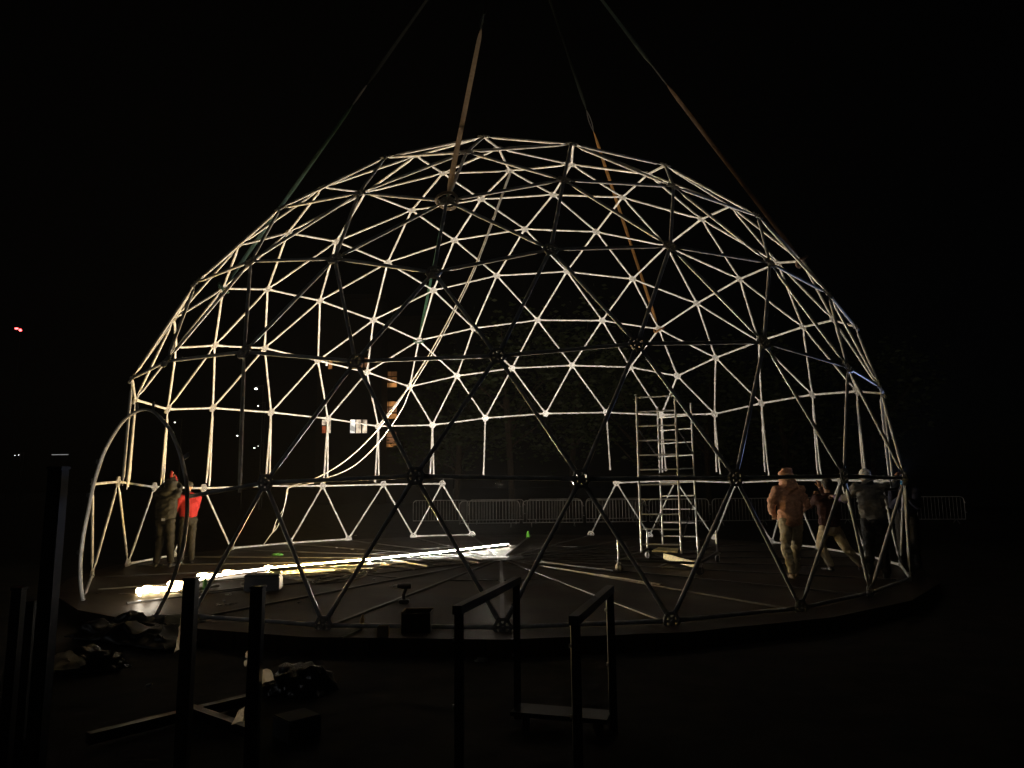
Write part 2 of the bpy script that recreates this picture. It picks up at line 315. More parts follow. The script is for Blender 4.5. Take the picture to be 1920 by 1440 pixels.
# ------------------------------------------------------------------ door arch
A0, A1 = flat(156, 1128), flat(290, 1160); AU = (A1-A0).normalized(); AN = Vector((-AU.y, AU.x, 0))
if AN.dot(A0) < 0: AN = -AN
arch_px = [(156,1128),(151,1090),(151,1050),(156,1005),(165,960),(174,915),(187,870),(199,840),(215,812),(229,792),(245,778),(260,770),(275,768),(291,774),(305,788),(319,806),(330,830),(339,855),(345,880),(350,905),(351,930),(351,960),(348,990),(345,1015),(340,1037),(329,1073),(317,1106),(304,1132),(290,1160)]
def onplane(x, y):
    v = ray(x, y); return CAM + v*((A0-CAM).dot(AN)/v.dot(AN))
arch_w = smooth_pts([onplane(*p) for p in arch_px], 3); arch_w = [Vector((p.x,p.y,max(p.z,.02))) for p in arch_w]
ar = empty("door_arch", A0, "tall oval door arch of flat bent steel at the left front edge of the deck", "door arch")
bm = bmesh.new(); path(bm, arch_w, .017, n=8, flatn=AN, rb=.026); new_obj("arch_band", bm, mat("arch_steel", (.78,.78,.8), .4, .2, var=.2, scale=9), ar)
for (x, y), (dx, dy) in [((187,868),(-1,-.4)),((169,930),(-1,-.25)),((151,1035),(-1,.1)),((258,772),(-.1,-1)),((287,772),(.1,-1)),((345,858),(.9,-.5))]:
    p = onplane(x, y); q = onplane(x+dx*7, y+dy*9); d = (q-p).normalized(); bm = bmesh.new()
    pts = []
    e = p+d*.1; s = d.cross(AN).normalized()
    outline = [p-s*.03, e-s*.03]+[e+(-s*cos(t)+d*sin(t))*.03 for t in [pi*i/6 for i in range(1,6)]]+[e+s*.03, p+s*.03]
    loft(bm, [[o-AN*.005 for o in outline], [o+AN*.005 for o in outline]])
    tube(bm, e-AN*.012, e+AN*.012, .011, n=8)
    new_obj("tab", bm, M_HUB, ar)

# ------------------------------------------------------------------ crane slings
HOOK = Vector((.36, 0, 15.89))
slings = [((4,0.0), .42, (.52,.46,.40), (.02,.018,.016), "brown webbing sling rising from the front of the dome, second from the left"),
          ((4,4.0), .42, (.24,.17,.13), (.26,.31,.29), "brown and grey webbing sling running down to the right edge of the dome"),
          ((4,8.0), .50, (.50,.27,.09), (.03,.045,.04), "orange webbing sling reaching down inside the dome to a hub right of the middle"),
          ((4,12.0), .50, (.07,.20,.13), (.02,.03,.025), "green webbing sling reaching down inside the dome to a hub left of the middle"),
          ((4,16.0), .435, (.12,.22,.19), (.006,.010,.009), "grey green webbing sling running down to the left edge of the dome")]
def webbing(bm, a, b, wid, sag=0.0, twist=0.0):
    d, u, v = frame(b-a); rings = []
    n = 26
    view = ((a+b)/2-CAM).normalized(); s = d.cross(view).normalized(); o = d.cross(s)
    for i in range(n+1):
        t = i/n; p = a.lerp(b, t)+Vector((0,0,-1))*sag*4*t*(1-t); tw = twist*sin(pi*t*1.5)
        k = min(1, min(t, 1-t)*14+.25)
        rings.append(ringpts(p, s*cos(tw)+o*sin(tw), o*cos(tw)-s*sin(tw), wid/2*k, .006, 8))
    loft(bm, rings)
for (k, br, c1, c2, lab) in slings:  # upper colours mostly darkened to paint the light fading with height
    a = NODE[k]; b = HOOK; m = a.lerp(b, br); d = (b-a).normalized()
    r = empty("crane_sling", a, lab, "sling")
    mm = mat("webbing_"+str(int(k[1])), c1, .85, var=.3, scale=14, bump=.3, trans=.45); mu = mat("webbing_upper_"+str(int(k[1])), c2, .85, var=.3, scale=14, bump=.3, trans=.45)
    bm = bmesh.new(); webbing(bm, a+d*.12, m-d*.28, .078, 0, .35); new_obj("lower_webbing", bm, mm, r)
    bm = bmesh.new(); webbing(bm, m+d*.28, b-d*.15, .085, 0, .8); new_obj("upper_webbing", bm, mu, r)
    bm = bmesh.new(); _, u, v = frame(d)
    path(bm, [m+d*(t*.28)+u*(.035*sin(pi*(t+1)/2)) for t in (-1,-.6,-.2,.2,.6,1)]+[m+d*(t*.28)-u*(.035*sin(pi*(t+1)/2)) for t in (.6,.2,-.2,-.6)], .012, closed=True, n=6)
    new_obj("shackle", bm, M_BOLT, r)
    bm = bmesh.new(); _, u, v = frame(outward(k))
    path(bm, [a+(u*cos(t)+outward(k)*sin(t)*.8)*.15+v*.03*sin(2*t) for t in [2*pi*i/14 for i in range(14)]], .022, closed=True, n=6)
    new_obj("choke_loop", bm, mm, r)

# ------------------------------------------------------------------ cable hanging from the apex
apex = NODE[(0,0.0)]
cb = empty("hanging_cable", apex, "pair of pale cables sagging left from the top hub of the dome", "cable")
px = [(898,480,15.4),(858,566,15.7),(813,650,16.0),(768,722,16.3),(742,762,16.5),(700,815,16.8),(650,862,17.1),(600,893,17.4),(560,907,17.6),(540,912,17.7)]
t1 = smooth_pts([apex+Vector((0,0,-.05))]+[at(*p) for p in px], 4)
bm = bmesh.new(); path(bm, t1, .014, n=8); new_obj("cable_run", bm, M_STEEL, cb)
px2 = [(900,482,15.5),(861,568,15.8),(817,652,16.1),(772,726,16.4),(752,770,16.6),(708,832,16.9),(660,876,17.2),(610,897,17.5),(575,908,17.6),(541,915,17.8),(536,935,17.8),(529,965,17.9),(519,990,18.0),(508,1002,18.0),(495,1020,18.05)]
t2 = smooth_pts([apex+Vector((.02,.04,-.05))]+[at(*p) for p in px2], 4)
bm = bmesh.new(); path(bm, t2, .012, n=8); new_obj("cable_run", bm, M_STEEL, cb)
bm = bmesh.new(); path(bm, smooth_pts([at(540,914,17.75), at(533,950,17.9), at(519,975,17.95), at(511,999,18), at(518,985,18)], 4), .012, n=6); new_obj("cable_tail", bm, M_STEEL, cb)

# ------------------------------------------------------------------ light strip on the deck
ls = empty("light_tube_line", flat(700,1050), "long glowing warm light tube lying across the deck", "light tube")
def deckline(p0, p1, z=.044): return flat(*p0, z), flat(*p1, z)
segs = [((503,1066),(560,1061)),((562,1061),(690,1050)),((692,1050),(822,1036)),((824,1036),(952,1021))]
for i, (a, b) in enumerate(segs):
    bm = bmesh.new(); p, q = deckline(a, b); tube(bm, p, q, .022, n=12); new_obj("glowing_tube", bm, M_TUBE2 if i < 2 else M_WARM, ls)
bm = bmesh.new()
for a, b in segs:
    p, q = deckline(a, b); p.z = q.z = .012; beam(bm, p, q, .07, .010); d_ = (q-p).normalized(); s_ = Vector((-d_.y, d_.x, 0))
    for sg in (-1, 1): beam(bm, p+s_*sg*.035+Vector((0,0,.0155)), q+s_*sg*.035+Vector((0,0,.0155)), .005, .053)  # side walls added to keep tube light off the nearby deck
new_obj("tube_shield_tray", bm, M_BLACK, ls)
lr = empty("light_rope", flat(430,1078), "glowing light rope trailing from the left end of the light tube with bright coils", "light rope")
bm = bmesh.new(); path(bm, smooth_pts([flat(x,y,.05) for x,y in [(366,1086),(385,1083),(408,1079),(430,1075),(452,1072),(478,1069),(500,1066)]], 5), .022, n=8)
new_obj("rope", bm, mat("led_rope_white", (.9,.88,.8), .5, emit=(1,.88,.70), es=16), lr)
random.seed(4)
def coil(cx, cy, wx, turns, rr, lift=.03, seed=0):
    rnd = random.Random(seed); c = flat(cx, cy); pts = []
    n = turns*16
    for i in range(n+1):
        t = i/16*2*pi; r = wx*(.8+.25*rnd.random())
        pts.append(c+Vector((cos(t)*r, sin(t)*r*.35, lift+.02*(i/16)+.015*sin(3*t))))
    b = bmesh.new(); path(b, pts, rr, n=6); return b
for (cx, cy, wx, tn, sd_) in [(300,1110,.30,2,1),(335,1100,.17,2,2),(268,1114,.10,2,3),(385,1084,.13,2,5),(428,1076,.10,1,6),(503,1067,.07,1,8)]:
    new_obj("coil", coil(cx, cy, wx, tn, .02, seed=sd_), M_KNOT, lr)
bm = bmesh.new(); path(bm, smooth_pts([flat(262,1116,.05), flat(263,1112,.18), flat(272,1108,.22), flat(285,1108,.17), flat(296,1110,.08)], 5), .02, n=8)
new_obj("loop", bm, mat("led_rope_white", (0,0,0)), lr)
bm = bmesh.new(); path(bm, smooth_pts([flat(318,1111,.02), flat(345,1110,.02), flat(375,1112,.02), flat(405,1108,.02), flat(455,1102,.02)], 5), .009, n=6)
tag(new_obj("power_cable", bm, M_BLACK), "thin black cable running over the deck boards in front of the light rope", "cable")
ORD = ["leftmost","second from the left","third from the left","fourth from the left","fifth from the left","sixth from the left","seventh from the left","eighth from the left","ninth from the left","tenth from the left","eleventh from the left","twelfth from the left","thirteenth from the left","fourteenth from the left","fifteenth from the left","rightmost"]
# ------------------------------------------------------------------ mobile scaffold tower
tw = empty("scaffold_tower", flat(1250,1062), "narrow aluminium scaffold tower on castors standing right of the middle inside the dome", "scaffold")
GROUNDB = [flat(1161,1073), flat(1312,1079), flat(1346,1056), flat(1215,1048)]
def ladder(p, q, z0, z1, rungs_z, broken=None):
    p, q = Vector(p), Vector(q); bm = bmesh.new()
    for c, top_ in ((p, z1), (q, z1+.02)): tube(bm, Vector((c.x,c.y,z0)), Vector((c.x,c.y,top_)), .022, n=10)
    fr = new_obj("ladder_frame", bm, M_ALU, tw)
    for z in rungs_z:
        bm = bmesh.new(); d = (q-p).normalized(); tube(bm, Vector((p.x,p.y,z))+d*.015, Vector((q.x,q.y,z))-d*.015, .015, n=8)
        new_obj("rung", bm, M_ALU, fr)
F1a, F1b = at(1203,1035,14.0), at(1278,1040,13.75)
F2a, F2b = at(1243,1022,15.7), at(1309,1052,15.2)
ladder(F1a, F1b, .22, 3.28, [.38+.284*i for i in range(11)])
ladder(F2a, F2b, .22, 3.22, [.42+.284*i for i in range(10)])
for a, b in [((F1a.x,F1a.y,2.62),(F2a.x,F2a.y,2.05)), ((F1b.x,F1b.y,2.62),(F2b.x,F2b.y,2.15)), ((F1a.x,F1a.y,1.3),(F2a.x,F2a.y,.4)), ((F1b.x,F1b.y,.4),(F2b.x,F2b.y,1.3))]:
    bm = bmesh.new(); tube(bm, a, b, .014, n=8); new_obj("brace", bm, M_DARKP, tw)
M_YEL = mat("toe_board_yellow", (.85,.74,.36), .6, var=.25, scale=22)
def board(p, q, z, h=.14):
    bm = bmesh.new(); a = Vector((p.x,p.y,z)); b = Vector((q.x,q.y,z)); beam(bm, a, b, .025, h); o = new_obj("toe_board", bm, M_YEL, tw, smooth=False)
board(at(1245,1046,14.2), at(1308,1052,12.5), .13, .11)
bm = bmesh.new(); c = (F1a+F2a)/2; 
pa, pb, pc, pd = [flat(x,y,.26) for x,y in ((1222,1032),(1270,1034),(1272,1028),(1235,1026))]
loft(bm, [[pa,pb,pc,pd],[v-Vector((0,0,.03)) for v in (pa,pb,pc,pd)]]); new_obj("walk_board", bm, M_YEL, tw, smooth=False)
bm = bmesh.new()
za = 1.74; pts = [Vector((v.x,v.y,za)) for v in (F1a,F1b,F2b,F2a)]
loft(bm, [pts, [p+Vector((0,0,-.05)) for p in pts]]); new_obj("platform", bm, M_DARKP, tw, smooth=False)
for (a, b) in ((0,1),(1,2),(2,3),(3,0)):
    bm = bmesh.new(); beam(bm, GROUNDB[a]+Vector((0,0,.2)), GROUNDB[b]+Vector((0,0,.2)), .05, .04); new_obj("base_beam", bm, M_DARKP, tw, smooth=False)
for i, g in enumerate(GROUNDB):
    bm = bmesh.new(); tube(bm, g+Vector((0,0,.16)), g+Vector((0,0,.62)), .021, n=10); new_obj("castor_post", bm, M_ALU, tw)
    bm = bmesh.new(); fk = g+Vector((0,0,.1)); box(bm, fk+Vector((.0,0,.05)), (.07,.05,.03)); box(bm, fk+Vector((.033,0,0)), (.006,.04,.11)); box(bm, fk+Vector((-.033,0,0)), (.006,.04,.11)); tube(bm, fk+Vector((-.06,0,.09)), fk+Vector((.06,0,.09)), .012, n=6)
    f_ = new_obj("castor", bm, M_HUB, tw, smooth=False)
    bm = bmesh.new(); R_ = Matrix.Rotation(.7+i, 3, 'Z'); ax = R_ @ Vector((1,0,0)); cc = g+Vector((0,0,.077))
    loft(bm, [ringpts(cc+ax*t, R_@Vector((0,1,0)), Vector((0,0,1)), r, r, 20) for t, r in ((-.024,.06),(-.02,.075),(.02,.075),(.024,.06))]); new_obj("wheel", bm, M_BLACK, f_)

# ------------------------------------------------------------------ crowd barriers
M_BAR = mat("barrier_steel", (.66,.66,.65), .45, .2, var=.3, scale=6)
def barrier():
    W, H = 2.52, 1.1; r = empty("crowd_barrier", (0,0,0), "grey steel crowd barrier in the long row standing on the ground behind the dome", "barrier", "crowd barriers behind the dome")
    bm = bmesh.new(); R = .16; z0 = .18
    pts = [Vector((-W/2,0,z0)), Vector((-W/2,0,H-R))]+[Vector((-W/2+R-R*cos(t),0,H-R+R*sin(t))) for t in (.4,.8,1.2)]+[Vector((-W/2+R,0,H)), Vector((W/2-R,0,H))]+[Vector((W/2-R+R*sin(t),0,H-R+R*cos(t))) for t in (.4,.8,1.2)]+[Vector((W/2,0,H-R)), Vector((W/2,0,z0))]
    path(bm, pts, .019, n=6, closed=True); new_obj("frame", bm, M_BAR, r)
    bm = bmesh.new()
    for i in range(1, 18): x = -W/2+W*i/18; tube(bm, (x,0,z0), (x,0,H), .008, n=5)
    new_obj("bars", bm, M_BAR, r)
    for s in (-1, 1):
        bm = bmesh.new(); x = s*.9; path(bm, [Vector((x,-.3,0)), Vector((x,-.2,.08)), Vector((x,0,z0)), Vector((x,.2,.08)), Vector((x,.3,0))], .014, n=6); new_obj("foot", bm, M_BAR, r)
    for z in (.45,.85):
        bm = bmesh.new(); path(bm, [Vector((W/2,0,z)), Vector((W/2+.05,0,z+.02)), Vector((W/2+.07,0,z-.02))], .012, n=6); new_obj("hook", bm, M_BAR, r)
    return r
proto = barrier(); first = True
rb = random.Random(3)
for i in range(8):
    x0 = 860+118.5*i; p = at(x0+58, 960, 30.5-(.55*max(0,i-6)))
    ang_ = rb.uniform(-.03,.03)-(.18 if i > 6 else 0)
    if i == 0: o = proto; o.location = (p.x, p.y, GZ); o.rotation_euler = (0,0,ang_)
    else: o = dup(proto, (p.x, p.y, GZ), ang_)
    o['label'] = "grey steel crowd barrier behind the dome, " + ORD[i] + " in the long row"
for i, (x0, dd) in enumerate([(826,33.2),(931,33.4),(1040,33.6),(1150,33.8)]):
    p = at(x0, 960, dd); o = dup(proto, (p.x, p.y, GZ), rb.uniform(-.04,.04), "grey crowd barrier, " + ORD[i] + " in the short row behind the long row"); o['group'] = "second row of crowd barriers"

# ------------------------------------------------------------------ people
def ell(bm, c, r, n=10):
    bmesh.ops.create_icosphere(bm, subdivisions=2, radius=1, matrix=Matrix.Translation(Vector(c)) @ Matrix.Diagonal((*r, 1)))
ICO = None
def ico_pts():
    global ICO
    if ICO is None:
        b = bmesh.new(); bmesh.ops.create_icosphere(b, subdivisions=2, radius=1); ICO = [v.co.copy() for v in b.verts]; b.free()
    return ICO
def cone(bm, a, ra, b, rb_):
    if not hasattr(ra, '__len__'): ra = (ra,)*3
    if not hasattr(rb_, '__len__'): rb_ = (rb_,)*3
    vs = [bm.verts.new(Vector(c)+Vector((p.x*r[0], p.y*r[1], p.z*r[2]))) for c, r in ((a, ra), (b, rb_)) for p in ico_pts()]
    res = bmesh.ops.convex_hull(bm, input=vs, use_existing_faces=False)
    bad = [g for g in res['geom_interior'] if isinstance(g, bmesh.types.BMVert)]
    if bad: bmesh.ops.delete(bm, geom=bad, context='VERTS')
def remeshed(name, bm, material, parent, vox, sm=4, wr=0.0, wscale=9, wdir=(1,1,2.2), seed=0):
    me = bpy.data.meshes.new(name); bm.to_mesh(me); bm.free()
    o = bpy.data.objects.new(name, me); scn.collection.objects.link(o)
    m = o.modifiers.new('r', 'REMESH'); m.mode = 'VOXEL'; m.voxel_size = vox
    s = o.modifiers.new('s', 'SMOOTH'); s.iterations = sm; s.factor = .5
    dg = bpy.context.evaluated_depsgraph_get(); me2 = bpy.data.meshes.new_from_object(o.evaluated_get(dg)); o.modifiers.clear(); o.data = me2; me2.name = name
    if wr:
        nv = [v.normal.copy() for v in me2.vertices]
        for v, nn in zip(me2.vertices, nv):
            p = v.co; q = Vector((p.x*wdir[0]+.8*p.z, p.y*wdir[1], p.z*wdir[2]-.7*p.x))*wscale/2+Vector((seed*7.1,0,0))
            f = noise.noise(q); f = 1-abs(f)*2.2
            v.co = p+nn*wr*(f-.3+.5*noise.noise(q*2.3))
    me2.polygons.foreach_set('use_smooth', [True]*len(me2.polygons)); me2.materials.clear(); me2.materials.append(material)
    o.parent = parent; return o
M_SKIN = mat("skin", (.42,.24,.16), .55, var=.15, scale=30)
def hand(bm, wr_, d, side, curl=.6, up=Vector((0,0,1))):
    d = Vector(d).normalized(); n = d.cross(Vector((0,0,1)))
    if n.length < .1: n = Vector((1,0,0))
    n.normalize(); pn = n.cross(d).normalized()      # n = across the palm, pn = palm normal
    pc = wr_+d*.05
    cone(bm, wr_, (.024,.024,.024), wr_+d*.085, (.033,.033,.022))
    for i, (off, L) in enumerate(((-.03,.075),(-.01,.085),(.011,.08),(.031,.062))):
        a = wr_+d*.09+n*off*1.0; dd = (d*cos(curl*.6)-pn*sin(curl*.6)).normalized(); b = a+dd*L*.5
        d2 = (d*cos(curl*1.6)-pn*sin(curl*1.6)).normalized(); c = b+d2*L*.5
        cone(bm, a, .0105, b, .009); cone(bm, b, .009, c, .0075)
    a = wr_+d*.03-n*.026*side; b = a+(d*.7-n*.8*side-pn*.3).normalized()*.042; c = b+(d*.9-n*.2*side-pn*.5).normalized()*.035
    cone(bm, a, .013, b, .011); cone(bm, b, .011, c, .009)
def person(loc, yaw, label, J, top, legs, shoe, hair=None, hood=None, sleeve=None, glove=None, cap=None, topname="hoodie", wr=.012, seed=1, bulk=1.0, hem=.0):
    root = empty("person", loc, label, "person"); root.rotation_euler = (0,0,yaw)
    V = {k: Vector(v) for k, v in J.items()}; b = bmesh.new()
    pel, chest, neck, head = V['pelvis'], V['chest'], V['neck'], V['head']
    fd = V.get('face', Vector((0,1,0))).normalized(); rt = fd.cross(Vector((0,0,1))).normalized()
    # body: one continuous surface
    cone(b, pel, (.14,.10,.10), chest, (.15,.10,.12)); cone(b, chest, (.12,.09,.1), neck, (.055,.055,.05)); cone(b, neck, .053, head-Vector((0,0,.07)), .05)
    cone(b, head+Vector((0,0,.03)), (.076,.09,.095), head-Vector((0,0,.05))+fd*.018, (.052,.058,.06))
    cone(b, head+fd*.085+Vector((0,0,.0)), .010, head+fd*.105-Vector((0,0,.035)), .015)
    cone(b, head+fd*.07-Vector((0,0,.068)), (.022,.012,.006), head+fd*.082-Vector((0,0,.068)), (.018,.01,.006))
    for s in (-1, 1): cone(b, head+rt*s*.078+Vector((0,0,.01)), (.012,.016,.026), head+rt*s*.083-Vector((0,0,.02)), (.008,.01,.014))
    for s, t in ((-1,'L'), (1,'R')):
        sh, el, wrs = V['sh'+t], V['el'+t], V['wr'+t]; hp, kn, an, toe = V['hp'+t], V['kn'+t], V['an'+t], V['toe'+t]
        cone(b, chest, .07, sh, .05); cone(b, sh, .05, el, .038); cone(b, el, .038, wrs, .026); hand(b, wrs, V.get('hd'+t, wrs-el), s, V.get('curl', Vector((.8,0,0))).x)
        cone(b, hp, .085, kn, .055); cone(b, kn, .055, an, .04)
    remeshed("body", b, M_SKIN, root, .0095, 2)
    if not hood:
        for s in (-1, 1):
            e = bmesh.new(); bmesh.ops.create_icosphere(e, subdivisions=2, radius=.0125, matrix=Matrix.Translation(head+fd*.078+rt*s*.031+Vector((0,0,.012)))); new_obj("eye", e, mat("eye_dark", (.02,.015,.01), .2), root)
    # top
    b = bmesh.new(); k = bulk
    cone(b, pel+Vector((0,0,.04-hem)), (.185*k,.14*k,.08), chest, (.20*k,.135*k,.14)); cone(b, chest, (.17*k,.12*k,.12), neck-Vector((0,0,.01)), (.08,.075,.035))
    for t in 'LR':
        cone(b, chest+Vector((0,0,.05)), .10, V['sh'+t], .078*k); cone(b, V['sh'+t], .078*k, V['el'+t], .062*k)
        if not sleeve or t != sleeve[0]: cone(b, V['el'+t], .062*k, V['el'+t].lerp(V['wr'+t], .92), .042*k)
    if hood:
        cone(b, head+Vector((0,0,.015))-fd*.015, (.122,.132,.125), head-Vector((0,0,.09))-fd*.03, (.118,.12,.09)); cone(b, head-Vector((0,0,.09))-fd*.03, (.118,.12,.09), neck-fd*.03-Vector((0,0,.02)), (.15,.12,.06)); cone(b, neck-Vector((0,0,.0)), (.10,.09,.05), chest+Vector((0,0,.09)), (.19,.12,.06))
    else: cone(b, neck-fd*.05-Vector((0,0,.02)), (.10,.05,.035), neck-fd*.03+Vector((0,0,.01)), (.085,.055,.025))
    remeshed(topname, b, top, root, .014, 3, wr, seed=seed)
    if sleeve:
        b = bmesh.new(); t = sleeve[0]; cone(b, V['el'+t], .06, V['el'+t].lerp(V['wr'+t], .92), .042); remeshed("sleeve", b, sleeve[1], root, .012, 2, wr, seed=seed+3)
    b = bmesh.new()
    cone(b, pel+Vector((0,0,.03)), (.155,.12,.07), pel-Vector((0,0,.07)), (.165,.125,.09))
    for t in 'LR':
        cone(b, V['hp'+t], (.105,.11,.1), V['kn'+t], .076); cone(b, V['kn'+t], .078, V['an'+t]+Vector((0,0,.03)), (.062,.065,.04))
    remeshed("trousers", b, legs, root, .014, 3, wr*.9, wdir=(1,1,1.6), seed=seed+5)
    for t in 'LR':
        an, toe = V['an'+t], V['toe'+t]; b = bmesh.new(); dd = (toe-an); dd.z = 0; dd = dd.normalized()
        base = Vector((an.x, an.y, an.z-.05))
        cone(b, an+Vector((0,0,-.01)), (.045,.045,.04), base-dd*.03+Vector((0,0,.0)), (.042,.042,.035)); cone(b, base-dd*.04, (.042,.042,.033), base+dd*.16, (.047,.047,.028))
        remeshed("shoe", b, shoe, root, .012, 2)
    if hair:
        b = bmesh.new(); cone(b, head+Vector((0,0,.05))-fd*.02, (.086,.095,.078), head-Vector((0,0,.02))-fd*.05, (.075,.055,.06)); remeshed("hair", b, hair, root, .01, 2, .012, 40, seed=seed)
    if cap:
        b = bmesh.new(); cone(b, head+Vector((0,0,.06)), (.09,.10,.065), head+Vector((0,0,.035)), (.092,.102,.05)); remeshed("cap", b, cap, root, .01, 2, .003, seed=seed)
    if glove:
        for t in 'LR':
            b = bmesh.new(); d = V.get('hd'+t, V['wr'+t]-V['el'+t]).normalized(); cone(b, V['wr'+t]-d*.03, .036, V['wr'+t]+d*.09, (.042,.042,.034)); cone(b, V['wr'+t]+d*.09, .036, V['wr'+t]+d*.135, .026); remeshed("glove", b, glove, root, .009, 1, .003, seed=seed)
    return root
def cloth(name, col, var=.2): return mat(name, col, .85, var=var, scale=30, bump=.35)
ZF = .085
STAND = dict(pelvis=(0,0,.95), chest=(0,0,1.27), neck=(0,0,1.47), head=(0,.02,1.62),
    shL=(-.19,0,1.40), shR=(.19,0,1.40), elL=(-.27,.02,1.13), elR=(.27,.02,1.13), wrL=(-.25,.18,.98), wrR=(.25,.18,.98),
    hpL=(-.09,0,.90), hpR=(.09,0,.90), knL=(-.10,.02,.50), knR=(.10,.02,.50), anL=(-.11,0,ZF), anR=(.11,0,ZF), toeL=(-.12,.2,0), toeR=(.12,.2,0))
def pose(**k): d = dict(STAND); d.update(k); return d
person(flat(1490,1085), .08, "person in an orange brown hooded top and khaki trousers standing with back turned", 
    pose(head=(-.015,.04,1.63), face=(.1,1,0), elL=(-.30,.06,1.14), wrL=(-.16,.28,1.02), elR=(.31,.06,1.14), wrR=(.30,.28,1.06), knL=(-.09,.05,.5), anL=(-.06,-.05,ZF), toeL=(-.1,.15,0), knR=(.13,.14,.52), anR=(.14,.24,ZF), toeR=(.2,.42,0)),
    cloth("orange_brown_fleece", (.76,.42,.29)), cloth("khaki_cotton", (.52,.45,.31)), mat("shoe_tan", (.3,.22,.14), .7), hood=True, bulk=1.06, wr=.022, hem=.1)
person(flat(305,1064), -.05, "person in dark jacket and dark trousers reaching up to the loose struts at the left", 
    pose(head=(.06,.05,1.62), elL=(-.22,.2,1.52), wrL=(-.10,.3,1.74), hdL=(0,.1,1), elR=(.10,.28,1.55), wrR=(-.02,.36,1.66), hdR=(-.3,.1,1), anL=(-.13,0,ZF), anR=(.14,.02,ZF)),
    cloth("charcoal_jacket", (.016,.016,.0155)), cloth("charcoal_trousers", (.010,.0095,.009)), M_BLACK, glove=cloth("red_glove", (.30,.02,.02)), hood=True, topname="jacket", bulk=1.1, wr=.014, seed=2)
bm = bmesh.new(); box(bm, (.04,-.158,.93), (.07,.006,.05), None, .002)
for o_ in list(scn.collection.objects):
    if o_.get("label","").startswith("person in dark jacket"): new_obj("pocket_badge", bm, mat("badge_white", (.8,.8,.8), .5), None).parent = o_; break
person(flat(337,1060)+Vector((.05,.15,0)), .9, "person in a bright red jacket standing behind the door arch beside the dark jacket", 
    pose(head=(0,.05,1.56), neck=(0,.01,1.42), chest=(0,0,1.22), shL=(-.18,0,1.35), shR=(.18,0,1.35), face=(0,1,-.1), elL=(-.22,.1,1.1), elR=(.22,.12,1.1), wrL=(-.1,.32,1.2), wrR=(.1,.34,1.2)),
    cloth("red_jacket", (.28,.006,.01), .1), cloth("dark_trousers_red_person", (.010,.009,.008)), M_BLACK, cap=cloth("dark_cap", (.03,.03,.03)), topname="jacket", wr=.01, seed=3)
person(flat(1583,1076)+Vector((0,.25,0)), .15, "person in dark red top and khaki trousers lunging sideways behind the right hub", 
    pose(pelvis=(-.08,0,.76), chest=(-.06,.04,1.10), neck=(-.04,.06,1.31), head=(-.02,.10,1.47), face=(.2,1,0), shL=(-.24,.05,1.24), shR=(.14,.05,1.24), elL=(-.26,.25,1.12), wrL=(-.08,.4,1.3), elR=(.16,.3,1.2), wrR=(.04,.42,1.42), hdR=(0,.1,1),
         hpL=(-.17,0,.72), hpR=(.01,0,.72), knL=(-.12,.26,.45), anL=(-.06,.1,ZF), toeL=(-.1,.3,0), knR=(.16,-.04,.42), anR=(.40,-.08,ZF), toeR=(.5,.1,0)),
    cloth("dark_red_top", (.035,.006,.004)), cloth("khaki_cotton", (0,0,0)), M_BLACK, hair=mat("hair_dark", (.02,.015,.01), .6), wr=.012, seed=4)
p5 = person(flat(1648,1086), -.35, "grey haired person in a grey top and black trousers reaching both ways at the right", 
    pose(pelvis=(0,0,.97), chest=(-.02,.06,1.30), neck=(-.04,.12,1.50), head=(-.06,.22,1.60), face=(0,1,-.4), shL=(-.22,.06,1.42), shR=(.18,.1,1.42), elL=(-.38,.3,1.24), wrL=(-.50,.48,1.28), elR=(.36,.25,1.44), wrR=(.44,.42,1.6), curl=(1.0,0,0)),
    cloth("grey_top", (.15,.14,.12)), cloth("black_trousers", (.012,.012,.012)), M_BLACK, hair=mat("hair_grey", (.65,.65,.65), .7), sleeve=('L', cloth("purple_sleeve", (.13,.08,.16))), wr=.024, seed=5, bulk=1.05, hem=.05, topname="jumper")
M_LAMP = mat("headlamp_glow", (.9,.95,1), .4, emit=(.75,.88,1), es=30)
p6loc = Vector((7.26,-2.3,0))
p6 = person(p6loc, 2.62, "person in a navy jacket and blue face mask at the right edge of the dome", 
    pose(head=(0,.08,1.555), neck=(0,.03,1.42), chest=(0,0,1.22), shL=(-.18,0,1.35), shR=(.18,0,1.35), face=(0,1,-.2), elL=(-.2,.18,1.1), elR=(.2,.18,1.1), wrL=(-.08,.36,1.2), wrR=(.08,.38,1.22)),
    cloth("navy_jacket", (.012,.016,.045)), cloth("black_trousers", (0,0,0)), M_BLACK, cap=cloth("navy_cap", (.01,.012,.03)), topname="jacket", wr=.012, seed=6)
b = bmesh.new(); cone(b, Vector((0,.155,1.535)), (.062,.025,.035), Vector((0,.165,1.485)), (.052,.03,.04)); remeshed("face_mask", b, mat("mask_blue", (.08,.38,.75), .7), p6, .008, 1, .002)
b = bmesh.new(); box(b, (0,.185,1.625), (.06,.03,.04), bev=.006); new_obj("headlamp_case", b, M_BLACK, p6)
b = bmesh.new(); loft(b, [ringpts(Vector((0,.202,1.625)), Vector((1,0,0)), Vector((0,0,1)), .02,.02,14), ringpts(Vector((0,.208,1.625)), Vector((1,0,0)), Vector((0,0,1)), .017,.017,14)]); new_obj("headlamp_lens", b, M_LAMP, p6)
ld = bpy.data.lights.new("headlamp", 'SPOT'); ld.energy = 90; ld.color = (.42,.56,1); ld.spot_size = radians(95); ld.spot_blend = .8; ld.shadow_soft_size = .02
